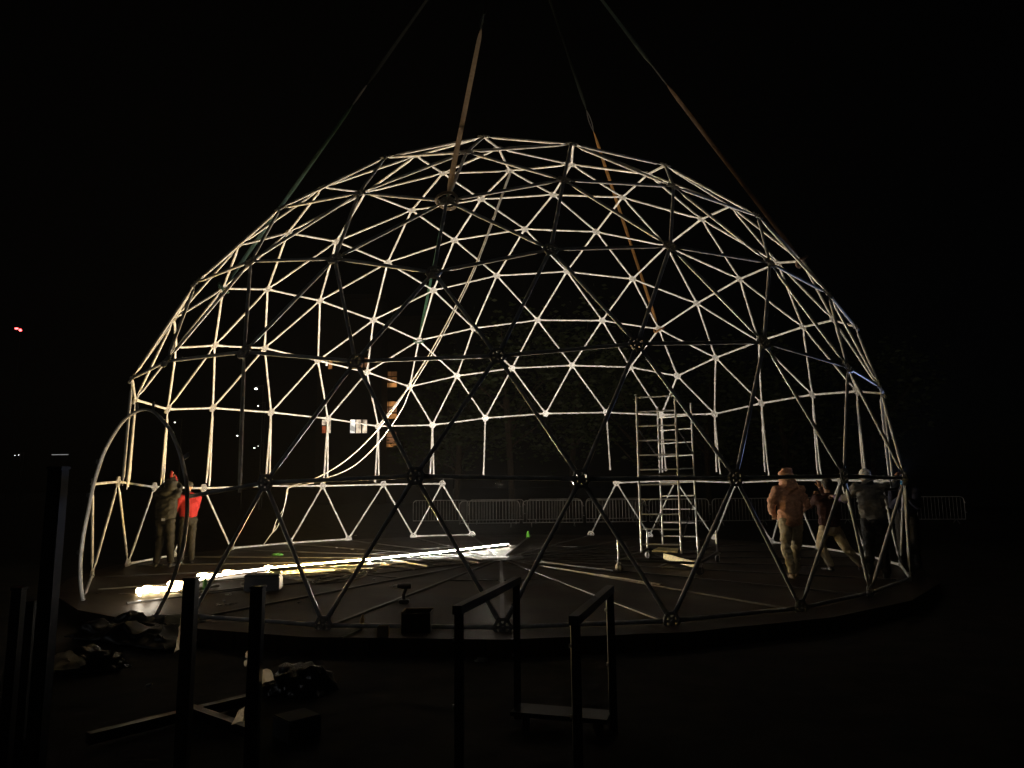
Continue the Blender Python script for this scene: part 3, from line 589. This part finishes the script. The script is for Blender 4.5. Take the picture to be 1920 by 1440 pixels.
lo = bpy.data.objects.new("headlamp_beam", ld); scn.collection.objects.link(lo); lo.parent = p6; lo.location = (0,.23,1.625); tgt_ = Vector((6.55,-3.3,2.3)); lw_ = p6loc+Matrix.Rotation(2.62,3,'Z')@Vector((0,.23,1.625)); lo.rotation_euler = (Matrix.Rotation(-2.62,3,'Z')@(tgt_-lw_)).to_track_quat('-Z','Y').to_euler()

# ------------------------------------------------------------------ loose things on the deck
def simple(name, bm, m, label, cat, group=None, smooth=True): return tag(new_obj(name, bm, m, smooth=smooth), label, cat, group)
bars = [((522,1079),(592,1090)),((628,1066),(676,1074)),((640,1070),(706,1071)),((715,1058),(776,1067)),((735,1050),(802,1062)),((760,1054),(848,1049)),((790,1045),(868,1053)),((600,1084),(648,1077)),((560,1083),(610,1078)),((842,1047),(898,1056)),((668,1081),(590,1093)),((410,1098),(372,1104)),((452,1094),(520,1089)),((860,1040),(905,1050)),((700,1066),(744,1060)),((812,1060),(870,1056))]
bars.sort(key=lambda t: t[0][0]+t[1][0])
for bi, (p, q) in enumerate(bars):
    bm = bmesh.new(); a, b_ = flat(*p, .026), flat(*q, .026); tube(bm, a, b_, .022, n=8); 
    simple("loose_strut", bm, mat("dimmed_strut", (.34,.32,.28), .5, var=.3, scale=12), "pale loose strut lying on the deck beside the glowing tube, " + ORD[bi], "strut", "loose struts on the deck")  # same white struts, colour darkened in place of dimmer light
rs = random.Random(12)
for bi, (x, y) in enumerate(sorted([(435,1074),(432,1115),(610,1060),(700,1086),(668,1004),(560,1130),(540,1077),(632,1027),(690,1072),(1205,1052),(1180,1050),(372,1122),(420,1127),(662,1030)])):
    bm = bmesh.new(); c = flat(x,y,.018); tube(bm, c, c+Vector((rs.uniform(-.07,.07), rs.uniform(-.07,.07), 0)), .013, n=6); tube(bm, c, c+Vector((0,0,.012)), .022, n=6)
    simple("loose_bolt", bm, M_BOLT, "small shiny bolt dropped on the deck boards, " + ORD[bi], "bolt", "loose bolts on the deck")
# curled strap near the tube
bm = bmesh.new(); path(bm, smooth_pts([flat(x,y,.02) for x,y in [(641,1086),(648,1079),(662,1077),(676,1075),(684,1071),(688,1075),(680,1082),(665,1086),(648,1087)]],4), .014, n=6)
simple("curled_strap", bm, mat("pale_webbing", (.6,.58,.5), .8), "pale strap curled on the deck in front of the glowing tube", "strap")
bm = bmesh.new(); path(bm, smooth_pts([flat(x,y,.015) for x,y in [(570,1086),(600,1090),(640,1085),(632,1078),(600,1083),(585,1093),(612,1094),(650,1088),(668,1076)]],4), .008, n=6)
simple("tangled_cord", bm, M_BLACK, "dark cord tangled on the deck in front of the glowing tube", "cord")
# dark tool crate
c = flat(488,1111); bx = empty("tool_crate", c, "dark blue black tool crate standing on the deck behind the second foreground post", "crate")
bm = bmesh.new(); R_ = Matrix.Rotation(.12,3,'Z'); box(bm, c+Vector((0,.13,.115)), (.50,.28,.20), R_, .012); new_obj("crate_body", bm, mat("navy_plastic", (.02,.026,.04), .45), bx)
bm = bmesh.new(); box(bm, c+Vector((0,.13,.235)), (.51,.29,.035), R_, .01); new_obj("crate_lid", bm, mat("navy_plastic", (0,0,0)), bx)
bm = bmesh.new(); path(bm, [c+R_@Vector((x,.13,z)) for x,z in ((-.1,.25),(-.09,.29),(.09,.29),(.1,.25))], .01, n=6); new_obj("handle", bm, M_BLACK, bx)
# cordless drill standing on its battery
c = flat(757,1133); dr = empty("cordless_drill", c, "black cordless drill standing upright on its battery on the deck", "drill")
bm = bmesh.new(); box(bm, c+Vector((0,.04,.03)), (.13,.09,.055), None, .01); new_obj("battery", bm, M_BLACK, dr)
bm = bmesh.new(); path(bm, [c+Vector(v) for v in ((.0,.04,.05),(-.012,.04,.11),(.01,.04,.17),(.02,.04,.2))], .022, n=10); new_obj("grip", bm, M_BLACK, dr)
bm = bmesh.new(); loft(bm, [ringpts(c+Vector((x,.04,.225)), Vector((0,1,0)), Vector((0,0,1)), r, r, 14) for x, r in ((.09,.028),(.085,.036),(-.03,.038),(-.045,.030),(-.09,.026))]); new_obj("motor_housing", bm, M_BLACK, dr)
bm = bmesh.new(); loft(bm, [ringpts(c+Vector((x,.04,.225)), Vector((0,1,0)), Vector((0,0,1)), r, r, 12) for x, r in ((-.09,.022),(-.13,.018),(-.145,.01))]); tube(bm, c+Vector((-.145,.04,.225)), c+Vector((-.2,.04,.225)), .005, n=6); new_obj("chuck", bm, M_BOLT, dr)
# boxes near the front edge
M_CARD = mat("cardboard", (.36,.25,.14), .85, var=.2, scale=12)
c = flat(779,1188); cb_ = empty("open_case", c, "open black case with a pale rim standing near the front edge of the deck", "case")
bm = bmesh.new()
for (x, y, sx, sy) in ((0,-.13,.30,.01),(0,.13,.30,.01),(-.145,0,.01,.25),(.145,0,.01,.25)): box(bm, c+Vector((x,y+.15,.10)), (sx,sy,.20))
box(bm, c+Vector((0,.15,.008)), (.29,.25,.012)); new_obj("case_walls", bm, M_BLACK, cb_, smooth=False)
bm = bmesh.new(); 
for (x, y, sx, sy) in ((0,.13,.31,.02),(-.145,0,.02,.24)): box(bm, c+Vector((x,y+.15,.206)), (sx,sy,.012))  # light on two rim edges painted as strips of cardboard colour
box(bm, c+Vector((-.10,.279,.17)), (.09,.004,.06)); new_obj("case_lit_rim", bm, M_CARD, cb_, smooth=False)
c = flat(717,1197); bm = bmesh.new(); box(bm, c+Vector((0,.05,.06)), (.11,.07,.11), Matrix.Rotation(-.15,3,'Z'), .004)
simple("small_carton", bm, M_CARD, "small brown carton standing at the front edge of the deck", "carton", smooth=False)
c = flat(676,1180); bm = bmesh.new(); loft(bm, [ringpts(c+Vector((0,.03,z))+Vector((.1*z,0,0)), Vector((1,0,0)), Vector((0,1,0)), r, r, 12) for z, r in ((.002,.02),(.1,.024),(.12,.012),(.145,.012))]); 
simple("small_bottle", bm, mat("amber_plastic", (.55,.38,.16), .4), "small amber plastic bottle standing on the deck beside the front hub", "bottle")
bm = bmesh.new(); a, b_ = flat(640,1196,.02), flat(676,1180,.02); beam(bm, a, b_, .03, .014); simple("flat_bar", bm, M_RAIL, "short flat grey bar lying between the front hub and the small bottle", "bar", smooth=False)
# green things
def lump(name, c, r, m, label, cat, seed=0):
    bm = bmesh.new(); bmesh.ops.create_icosphere(bm, subdivisions=4, radius=1)
    for v in bm.verts:
        d = v.co.copy(); f = 1+.45*noise.noise(d*1.6+Vector((seed,0,0)))+.2*noise.noise(d*4+Vector((seed,3,0))); v.co = Vector((d.x*r[0]*f, d.y*r[1]*f, max(d.z*r[2]*f, -r[2]*.25)))+Vector(c)+Vector((0,0,r[2]*.25))
    return simple(name, bm, m, label, cat)
M_GRN = mat("green_rubber", (.05,.20,.03), .6)
lump("work_glove", flat(519,1042), (.14,.09,.05), M_GRN, "bright green work glove lying on the deck at the left back", "glove", 3)
c = flat(384,1106); bm = bmesh.new(); loft(bm, [ringpts(c+Vector((0,0,z)), Vector((1,0,0)), Vector((0,1,0)), r, r, 14) for z, r in ((.002,.035),(.12,.035),(.15,.015),(.17,.015))]); simple("green_bottle", bm, M_GRN, "small green bottle standing in front of the glowing coils", "bottle")
a = NODE[(8,12.5)]*1.0; c = flat(990,1008); bm = bmesh.new(); loft(bm, [ringpts(c+Vector((0,0,z)), Vector((1,0,0)), Vector((0,1,0)), r, r*.7, 10) for z, r in ((0,.055),(.08,.045),(.16,.03),(.19,.02))]); simple("green_marker", bm, mat("green_bright", (.16,.62,.04), .5), "bright green plastic marker at the far end of a floor rail", "marker")
# long straight bars crossing the right half of the deck
for bi, (p, q) in enumerate([((1000,1052),(1150,1070)),((1010,1045),(1125,1026)),((1005,1048),(1120,1037)),((1020,1062),(1240,1096))]):
    bm = bmesh.new(); beam(bm, flat(*p,.03), flat(*q,.03), .04, .03); simple("floor_batten", bm, M_RAIL, ["thin dark batten lying on the deck just right of the centre plate", "thin dark batten lying on the deck, farthest of four right of the centre", "thin dark batten lying beside the farthest batten right of the centre", "longest thin dark batten lying on the right half of the deck"][bi], "batten", "loose battens on the deck", smooth=False)
# papers and tape at the front left of the deck
for i, (x, y, s) in enumerate([(423,1133,.16),(347,1112,.1),(178,1111,.12),(232,1113,.1)]):
    bm = bmesh.new(); c = flat(x,y,.012); n_ = 8; vs = [[bm.verts.new(c+Vector(((u/n_-.5)*s*1.6,(v/n_-.5)*s, .02*noise.noise(Vector((u*.6,v*.6,i)))))) for v in range(n_+1)] for u in range(n_+1)]
    for u in range(n_):
        for v in range(n_): bm.faces.new((vs[u][v],vs[u+1][v],vs[u+1][v+1],vs[u][v+1]))
    simple("plastic_scrap", bm, mat("plastic_film", (.12,.11,.1), .25), ["scrap of thin plastic film on the deck behind the second foreground post", "scrap of plastic film on the deck beside the first foreground post", "scrap of plastic film inside the left foot of the door arch", "scrap of plastic film left of the glowing coils"][i], "scrap", "plastic scraps on the deck")

# dark tarpaulin at the left front edge of the deck
M_TARP = mat("dark_tarpaulin", (.02,.019,.016), .38, var=.3, scale=5, bump=.5)
bm = bmesh.new(); n_ = 40
c0, cx_, cy_ = flat(120,1195,GZ+.05), Vector((1.5,-.75,0)), Vector((.25,1.0,0)); vs = []
for i in range(n_+1):
    row = []
    for j in range(n_+1):
        u, v = i/n_, j/n_; p = c0+cx_*u+cy_*v; q = Vector((u*5,v*4,0)); e = min(1, 6*min(u,1-u,v,1-v))
        z = (.08+.16*max(0,noise.noise(q)+.2)+.06*abs(noise.noise(q*3)))*e; row.append(bm.verts.new((p.x+.1*noise.noise(q*2), p.y+.1*noise.noise(q*2+Vector((5,0,0))), GZ+.06+z)))
    vs.append(row)
for i in range(n_):
    for j in range(n_): bm.faces.new((vs[i][j],vs[i+1][j],vs[i+1][j+1],vs[i][j+1]))
tp = simple("tarpaulin", bm, M_TARP, "crumpled dark tarpaulin heaped on the ground against the left front edge of the deck", "tarpaulin")
sm_ = tp.modifiers.new('t', 'SOLIDIFY'); sm_.thickness = .01

# ------------------------------------------------------------------ foreground rails, posts and litter
M_POST = mat("black_post_steel", (.028,.027,.025), .30, var=.4, scale=30)
def upright(bm, p, w_, z1, z0=GZ-.02, dpt=None):
    box(bm, (p.x, p.y, (z0+z1)/2), (w_, dpt or w_, z1-z0), None, .004)
def handrail(n0, f0, zt, label, w_=.052, tilt=0):
    r = empty("handrail", (n0.x, n0.y, GZ), label, "handrail")
    for p in (n0, f0):
        bm = bmesh.new(); upright(bm, p, w_, zt-.02); new_obj("post", bm, M_POST, r)
        for z in (.25,.62):
            b2 = bmesh.new(); tube(b2, Vector((p.x-w_/2-.012,p.y,z)), Vector((p.x-w_/2+.002,p.y,z)), .012, n=6); new_obj("bolt_head", b2, M_BOLT, r)
    bm = bmesh.new(); d = (f0-n0); d.z = 0; d.normalize()
    beam(bm, Vector((n0.x,n0.y,zt))-d*.04, Vector((f0.x,f0.y,zt))+d*.04, .055, .05); new_obj("top_rail", bm, M_POST, r)
handrail(at(861,1140,4.30), at(968,1095,5.55), .79, "black steel handrail left of the pair at the bottom middle of the view")
handrail(at(1078,1155,4.10), at(1143,1105,5.25), .76, "black steel handrail right of the pair at the bottom middle of the view")
# low step between the rails
st = empty("step", flat(1060,1340,GZ), "low black step board on the ground between the two handrails", "step")
bm = bmesh.new(); a, b_ = flat(965,1330,GZ+.09), flat(1143,1345,GZ+.09); beam(bm, a, b_, .22, .03); new_obj("tread", bm, M_POST, st, smooth=False)
for p in (a.lerp(b_,.12), a.lerp(b_,.88)):
    bm = bmesh.new(); box(bm, (p.x, p.y, GZ+.03), (.05,.2,.09)); new_obj("support", bm, M_POST, st, smooth=False)
def post(px_, y_top, d, w_, label, lean=0.0, grp=None):
    p = at(px_, y_top, d); r = empty("steel_post", (p.x, p.y, GZ), label, "post")
    bm = bmesh.new(); upright(bm, p, w_, p.z); new_obj("upright", bm, M_POST, r)
    bm = bmesh.new(); box(bm, (p.x, p.y, p.z+.006), (w_+.008, w_+.008, .012), None, .003); new_obj("end_cap", bm, M_POST, r)
    bm = bmesh.new(); box(bm, (p.x, p.y, GZ+.008), (w_*2.4, w_*2.4, .014), None, .003); new_obj("foot_plate", bm, M_POST, r)
    return r, p
r1, P1_ = post(359, 1087, 3.75, .062, "square black steel post with cloth caught on its left side, left foreground")
r2, P2_ = post(484, 1103, 3.55, .058, "square black steel post with cloth caught on both sides, left foreground")
post(110, 880, 3.1, .06, "tallest black steel post at the far left foreground")
post(36, 1106, 3.3, .045, "short thin black steel post at the left edge of the foreground")
post(60, 1130, 4.4, .06, "short black steel post between the tallest post and the left edge post")
# cloth scraps caught on the posts
M_CLOTH = mat("stained_cloth", (.80,.74,.64), .9, var=.45, scale=26, trans=.8, col2=(.50,.40,.28))
def scrap(pts_px, d, label, seed=0, parent=None):
    # an outline filled with a wrinkled thin sheet hanging at its own distance
    P = [at(x, y, d) for x, y in pts_px]; bm = bmesh.new(); vs = [bm.verts.new(p) for p in P]; f = bm.faces.new(vs)
    bmesh.ops.triangulate(bm, faces=[f]); bmesh.ops.subdivide_edges(bm, edges=bm.edges, cuts=5, use_grid_fill=True)
    for v in bm.verts: v.co.y += .028*noise.noise(v.co*22+Vector((seed,0,0)))+.012*noise.noise(v.co*60)
    o = simple("cloth_scrap", bm, M_CLOTH, label, "cloth"); return o
scrap([(349,1150),(340,1151),(337,1160),(341,1168),(336,1176),(339,1188),(333,1198),(330,1212),(327,1223),(338,1216),(343,1222),(346,1215)], 3.80, "long beige cloth scrap hanging on the left side of the first post", 1)
scrap([(468,1215),(459,1226),(460,1231),(464,1236),(457,1240),(458,1249),(461,1250),(463,1240),(467,1236)], 3.60, "small pale cloth scrap high on the left side of the second post", 2)
scrap([(484,1246),(492,1255),(500,1254),(508,1262),(509,1272),(514,1276),(505,1277),(494,1280),(489,1290),(487,1297),(482,1289)], 3.60, "wide beige cloth scrap hanging on the right side of the second post", 3)
scrap([(457,1327),(448,1331),(441,1345),(434,1359),(445,1354),(455,1353)], 3.62, "pale cloth scrap low on the left side of the second post", 4)
# litter: bags, flat box, planks
M_BAG = mat("black_bag_plastic", (.014,.014,.014), .22, bump=.8, scale=10)
lump("rubbish_bag", flat(560,1296,GZ), (.26,.2,.17), M_BAG, "crumpled black rubbish bag right of the two cloth hung posts", "bag", 5)
lump("rubbish_bag", flat(170,1255,GZ), (.30,.22,.16), M_BAG, "crumpled black rubbish bag at the far left beside the tallest post", "bag", 9)
lump("cloth_heap", flat(143,1262,GZ)+Vector((0,-.2,.1)), (.16,.10,.10), M_CLOTH, "beige cloth heaped over the bag right of the tallest post", "cloth", 11)
lump("work_glove", flat(86,1262,GZ+.06), (.06,.05,.04), M_CLOTH, "pale crumpled glove lying left of the tallest post", "glove", 13)
bm = bmesh.new(); c = flat(546,1392,GZ); box(bm, c+Vector((0,.12,.07)), (.24,.24,.14), Matrix.Rotation(.78,3,'Z'), .008); simple("black_box", bm, mat("grey_card", (.10,.10,.10), .7), "square dark grey box standing cornerwise on the ground at the bottom left", "box", smooth=False)
for (p, q, lab) in [((165,1385),(470,1310), "long black beam lying on the ground behind the second post"), ((350,1330),(470,1372), "short black beam lying on the ground left of the second post")]:
    bm = bmesh.new(); beam(bm, flat(*p,GZ+.05), flat(*q,GZ+.05), .07, .07); simple("steel_beam", bm, M_POST, lab, "beam", smooth=False)
lump("pebble_pair", flat(903,1240,GZ), (.06,.04,.03), mat("pale_stone", (.3,.29,.27), .8), "pale stone lying on the dark ground below the front hub", "stone", 2)
bm = bmesh.new(); c = flat(275,1286,GZ); tube(bm, c, c+Vector((.05,-.02,.02)), .012, n=8); simple("bottle_cap", bm, M_BOLT, "tiny shiny can lying on the ground left of the first post", "can")

# ------------------------------------------------------------------ distant town
M_WALL = mat("dark_plaster", (.05,.047,.043), .9, var=.2, scale=.4)
M_FRM = mat("window_frame_dark", (.02,.02,.02), .6)
def glow(name, col, es): return mat(name, (.3,.25,.2), .6, emit=col, es=es, var=.3, scale=3)
G_OR = glow("window_orange", (1,.42,.12), .38); G_DIM = glow("window_dim_orange", (1,.40,.12), .10); G_CR = glow("window_cream", (1,.80,.58), .85); G_RD = glow("window_red", (1,.22,.08), .22); G_WH = glow("window_white", (1,.93,.82), 1.3); G_BR = glow("window_brown", (1,.45,.2), .2)
for g_, e_ in ((G_OR,.38),(G_DIM,.1),(G_CR,.85),(G_RD,.22),(G_WH,1.3),(G_BR,.2)): uneven(g_, e_*.35, e_*1.5, 1.6)
def building(name, x0, x1, ytop, d, label, wins, depth=14):
    a = at(x0, 900, d); b_ = at(x1, 900, d); zt = at((x0+x1)/2, ytop, d).z
    r = empty(name, ((a.x+b_.x)/2, a.y+depth/2, GZ), label, "building")
    bm = bmesh.new(); box(bm, ((a.x+b_.x)/2, a.y+depth/2, (zt+GZ)/2), (b_.x-a.x, depth, zt-GZ)); new_obj("wall", bm, M_WALL, r, smooth=False)
    bm = bmesh.new(); box(bm, ((a.x+b_.x)/2, a.y+depth/2, zt+.2), (b_.x-a.x+.8, depth+.8, .4)); new_obj("roof", bm, M_WALL, r, smooth=False)
    for (u0, v0, u1, v1, m) in wins:
        p = at(u0, v0, d-.02); q = at(u1, v1, d-.02); w_, h_ = q.x-p.x, p.z-q.z; c = Vector(((p.x+q.x)/2, a.y, (p.z+q.z)/2))
        bm = bmesh.new(); t = .07
        for (ox, oz, sx, sz) in ((0,h_/2+t/2,w_+2*t,t),(0,-h_/2-t/2,w_+2*t,t),(-w_/2-t/2,0,t,h_),(w_/2+t/2,0,t,h_)): box(bm, c+Vector((ox,-.04,oz)), (sx,.10,sz))
        if w_ > 1.0: box(bm, c+Vector((-w_*.08,-.03,0)), (.05,.06,h_))
        f = new_obj("window", bm, M_FRM, r, smooth=False)
        bm = bmesh.new(); box(bm, c+Vector((0,-.012,0)), (w_,.012,h_)); new_obj("pane", bm, m, f, smooth=False)
building("apartment_building", 590, 712, 560, 78, "dark apartment block with a few cream and orange lit windows behind the dome",
    [(611,672,615,686,G_WH),(616,674,623,692,G_OR),(674,672,681,689,G_BR),(684,671,692,689,G_BR),(604,787,611,797,G_CR),(604,799,611,812,G_RD),(614,787,620,812,G_CR),(657,787,666,812,G_WH),(668,787,677,812,G_CR),(680,787,688,812,G_CR)])
stair = []
for y0, m in ((697,G_DIM),(707,G_DIM),(718,G_OR)): stair.append((726 if y0 < 710 else 718, y0, 744, y0+8, m))
for y0 in (753,764,776): stair.append((717, y0, 744, y0+9, G_OR if y0 != 764 else G_BR))
for y0 in (810,821,832): stair.append((716, y0, 743, y0+(9 if y0 < 830 else 6), G_BR if y0 < 830 else G_OR))
building("stair_tower_building", 713, 830, 600, 82, "dark block with one column of orange lit stairwell windows behind the dome", stair)
M_LW = mat("street_lamp_white", (.8,.8,.8), .5, emit=(1,.96,.9), es=5); M_LR = mat("lamp_red", (.8,.1,.1), .5, emit=(1,.05,.05), es=14)
def street_lamp(x, y, d, r_, m, label, name="street_lamp", arm=.6):
    p = at(x, y, d); r_ *= .62 if name == "street_lamp" else 1; r = empty(name, (p.x, p.y, GZ), label, "street lamp" if name == "street_lamp" else "mast")
    bm = bmesh.new(); tube(bm, (p.x+arm,p.y+.1,GZ), (p.x+arm,p.y+.1,p.z+.3), .08, .05, n=8); tube(bm, (p.x+arm,p.y+.1,p.z+.3), (p.x,p.y,p.z+.18), .04, n=8); new_obj("pole", bm, M_DARKP, r)
    bm = bmesh.new(); bmesh.ops.create_icosphere(bm, subdivisions=3, radius=r_, matrix=Matrix.Translation(p) @ Matrix.Diagonal((1.3,1,.75,1))); new_obj("lamp_head", bm, m, r); return r
for (x, y, d, rr, lab) in [(480,729,60,.16,"street lamp with a round white light, highest of the group at the left"), (484,761,64,.08,"small street lamp just below the highest white one"), (445,817,70,.10,"street lamp left of the lowest pair of white lights"), (477,840,72,.10,"lowest white street lamp in the left group"), (484,836,74,.08,"faint street lamp touching the lowest white one on its right"), (328,792,66,.09,"single street lamp seen through the door arch"), (28,854,90,.06,"left one of two tiny lamps low at the left edge"), (35,853,90,.06,"right one of two tiny lamps low at the left edge")]:
    street_lamp(x, y, d, rr, M_LW, lab)
ms = street_lamp(31, 616, 160, .30, M_LR, "tall mast with two red obstruction lights at the far left", "lattice_mast", .9)
p = at(38, 619, 160); bm = bmesh.new(); bmesh.ops.create_icosphere(bm, subdivisions=3, radius=.3, matrix=Matrix.Translation(p)); new_obj("lamp_head", bm, M_LR, ms)
a = at(97,853,80); b_ = at(128,852,80); fx = empty("canopy_light", a, "thin white line of light along a low canopy at the far left", "canopy light")
bm = bmesh.new(); box(bm, (a+b_)/2+Vector((0,0,.12)), (b_.x-a.x,.4,.12)); new_obj("canopy_edge", bm, M_DARKP, fx, smooth=False)
bm = bmesh.new(); box(bm, (a+b_)/2, (b_.x-a.x,.04,.05)); new_obj("light_bar", bm, mat("canopy_glow", (.8,.8,.8), .5, emit=(1,1,1), es=.35), fx, smooth=False)
for x in (a.x+.1, b_.x-.1):
    bm = bmesh.new(); tube(bm, (x,a.y+.1,GZ), (x,a.y+.1,a.z+.1), .05, n=6); new_obj("canopy_post", bm, M_DARKP, fx)

# ------------------------------------------------------------------ trees beyond the barriers
M_BARK = mat("bark", (.07,.05,.035), .95, var=.4, scale=12, bump=.8); M_LEAF = mat("leaves", (.06,.085,.03), .6, var=.4, scale=3, trans=.3)
def tree(x, d, h, wd, seed, label):
    rnd = random.Random(seed); b0 = at(x, 900, d); b0.z = GZ; r = empty("tree", b0, label, "tree", "trees beyond the barriers")
    bm = bmesh.new(); top_ = b0+Vector((rnd.uniform(-.4,.4), rnd.uniform(-.4,.4), h*.62)); 
    path(bm, smooth_pts([b0, b0.lerp(top_,.4)+Vector((rnd.uniform(-.2,.2),0,0)), top_],4), .16, n=8)
    tips = []
    for i in range(9):
        s = b0.lerp(top_, rnd.uniform(.45,1)); a_ = rnd.uniform(0,2*pi); e = s+Vector((cos(a_)*wd*.4, sin(a_)*wd*.4, h*rnd.uniform(.12,.34))); tube(bm, s, e, .06, .015, n=6); tips.append(e)
    new_obj("trunk", bm, M_BARK, r)
    bm = bmesh.new(); cl = [(t, wd*.2) for t in tips]+[(b0+Vector((rnd.gauss(0,wd*.24), rnd.gauss(0,wd*.24), h*rnd.uniform(.35,1))), wd*rnd.uniform(.1,.2)) for _ in range(22)]
    for c, rad in cl:
        for _ in range(75):
            p = c+Vector((rnd.gauss(0,rad*.55), rnd.gauss(0,rad*.55), rnd.gauss(0,rad*.5))); s = rnd.uniform(.09,.2)
            n1 = Vector((rnd.gauss(0,1), rnd.gauss(0,1), rnd.gauss(0,1))).normalized(); _, u, v = frame(n1)
            bm.faces.new([bm.verts.new(p+u*s), bm.verts.new(p+v*s*.5), bm.verts.new(p-u*s), bm.verts.new(p-v*s*.5)])
    new_obj("crown", bm, M_LEAF, r, smooth=False)
tl = [(850,38,8.5,6,"broad dark tree left of the middle, partly before the stairwell windows"),(960,36,10,6.5,"tall dark tree in the middle of the view beyond the barriers"),(1075,40,11.5,7,"tallest dark tree beyond the barriers, right of the middle"),(1190,37,9,6,"dark tree behind the scaffold tower"),(1330,41,10,7,"dark tree right of the scaffold tower beyond the barriers"),(1480,38,8,6,"dark tree behind the person in the orange brown hooded top"),(1640,40,9,6.5,"rightmost dark tree beyond the barriers, behind the right people")]
for i, (x, d, h, wd, lab) in enumerate(tl): tree(x, d, h, wd, 20+i, lab)

# ------------------------------------------------------------------ thin volume added to imitate lens glow around the light tube
bm = bmesh.new(); box(bm, (0, 60, 11), (260, 190, 28))
hm = bpy.data.materials.new('glow_volume'); hm.use_nodes = True
hz = new_obj("glow_volume", bm, hm, smooth=False)
for nd in list(hm.node_tree.nodes):
    if nd.type == 'BSDF_PRINCIPLED': hm.node_tree.nodes.remove(nd)
pv = hm.node_tree.nodes.new('ShaderNodeVolumePrincipled'); pv.inputs['Density'].default_value = .0003; pv.inputs['Color'].default_value = (.9,.9,.9,1); pv.inputs['Anisotropy'].default_value = .3
hm.node_tree.links.new(pv.outputs[0], hm.node_tree.nodes['Material Output'].inputs['Volume']); tag(hz, kind='stuff')
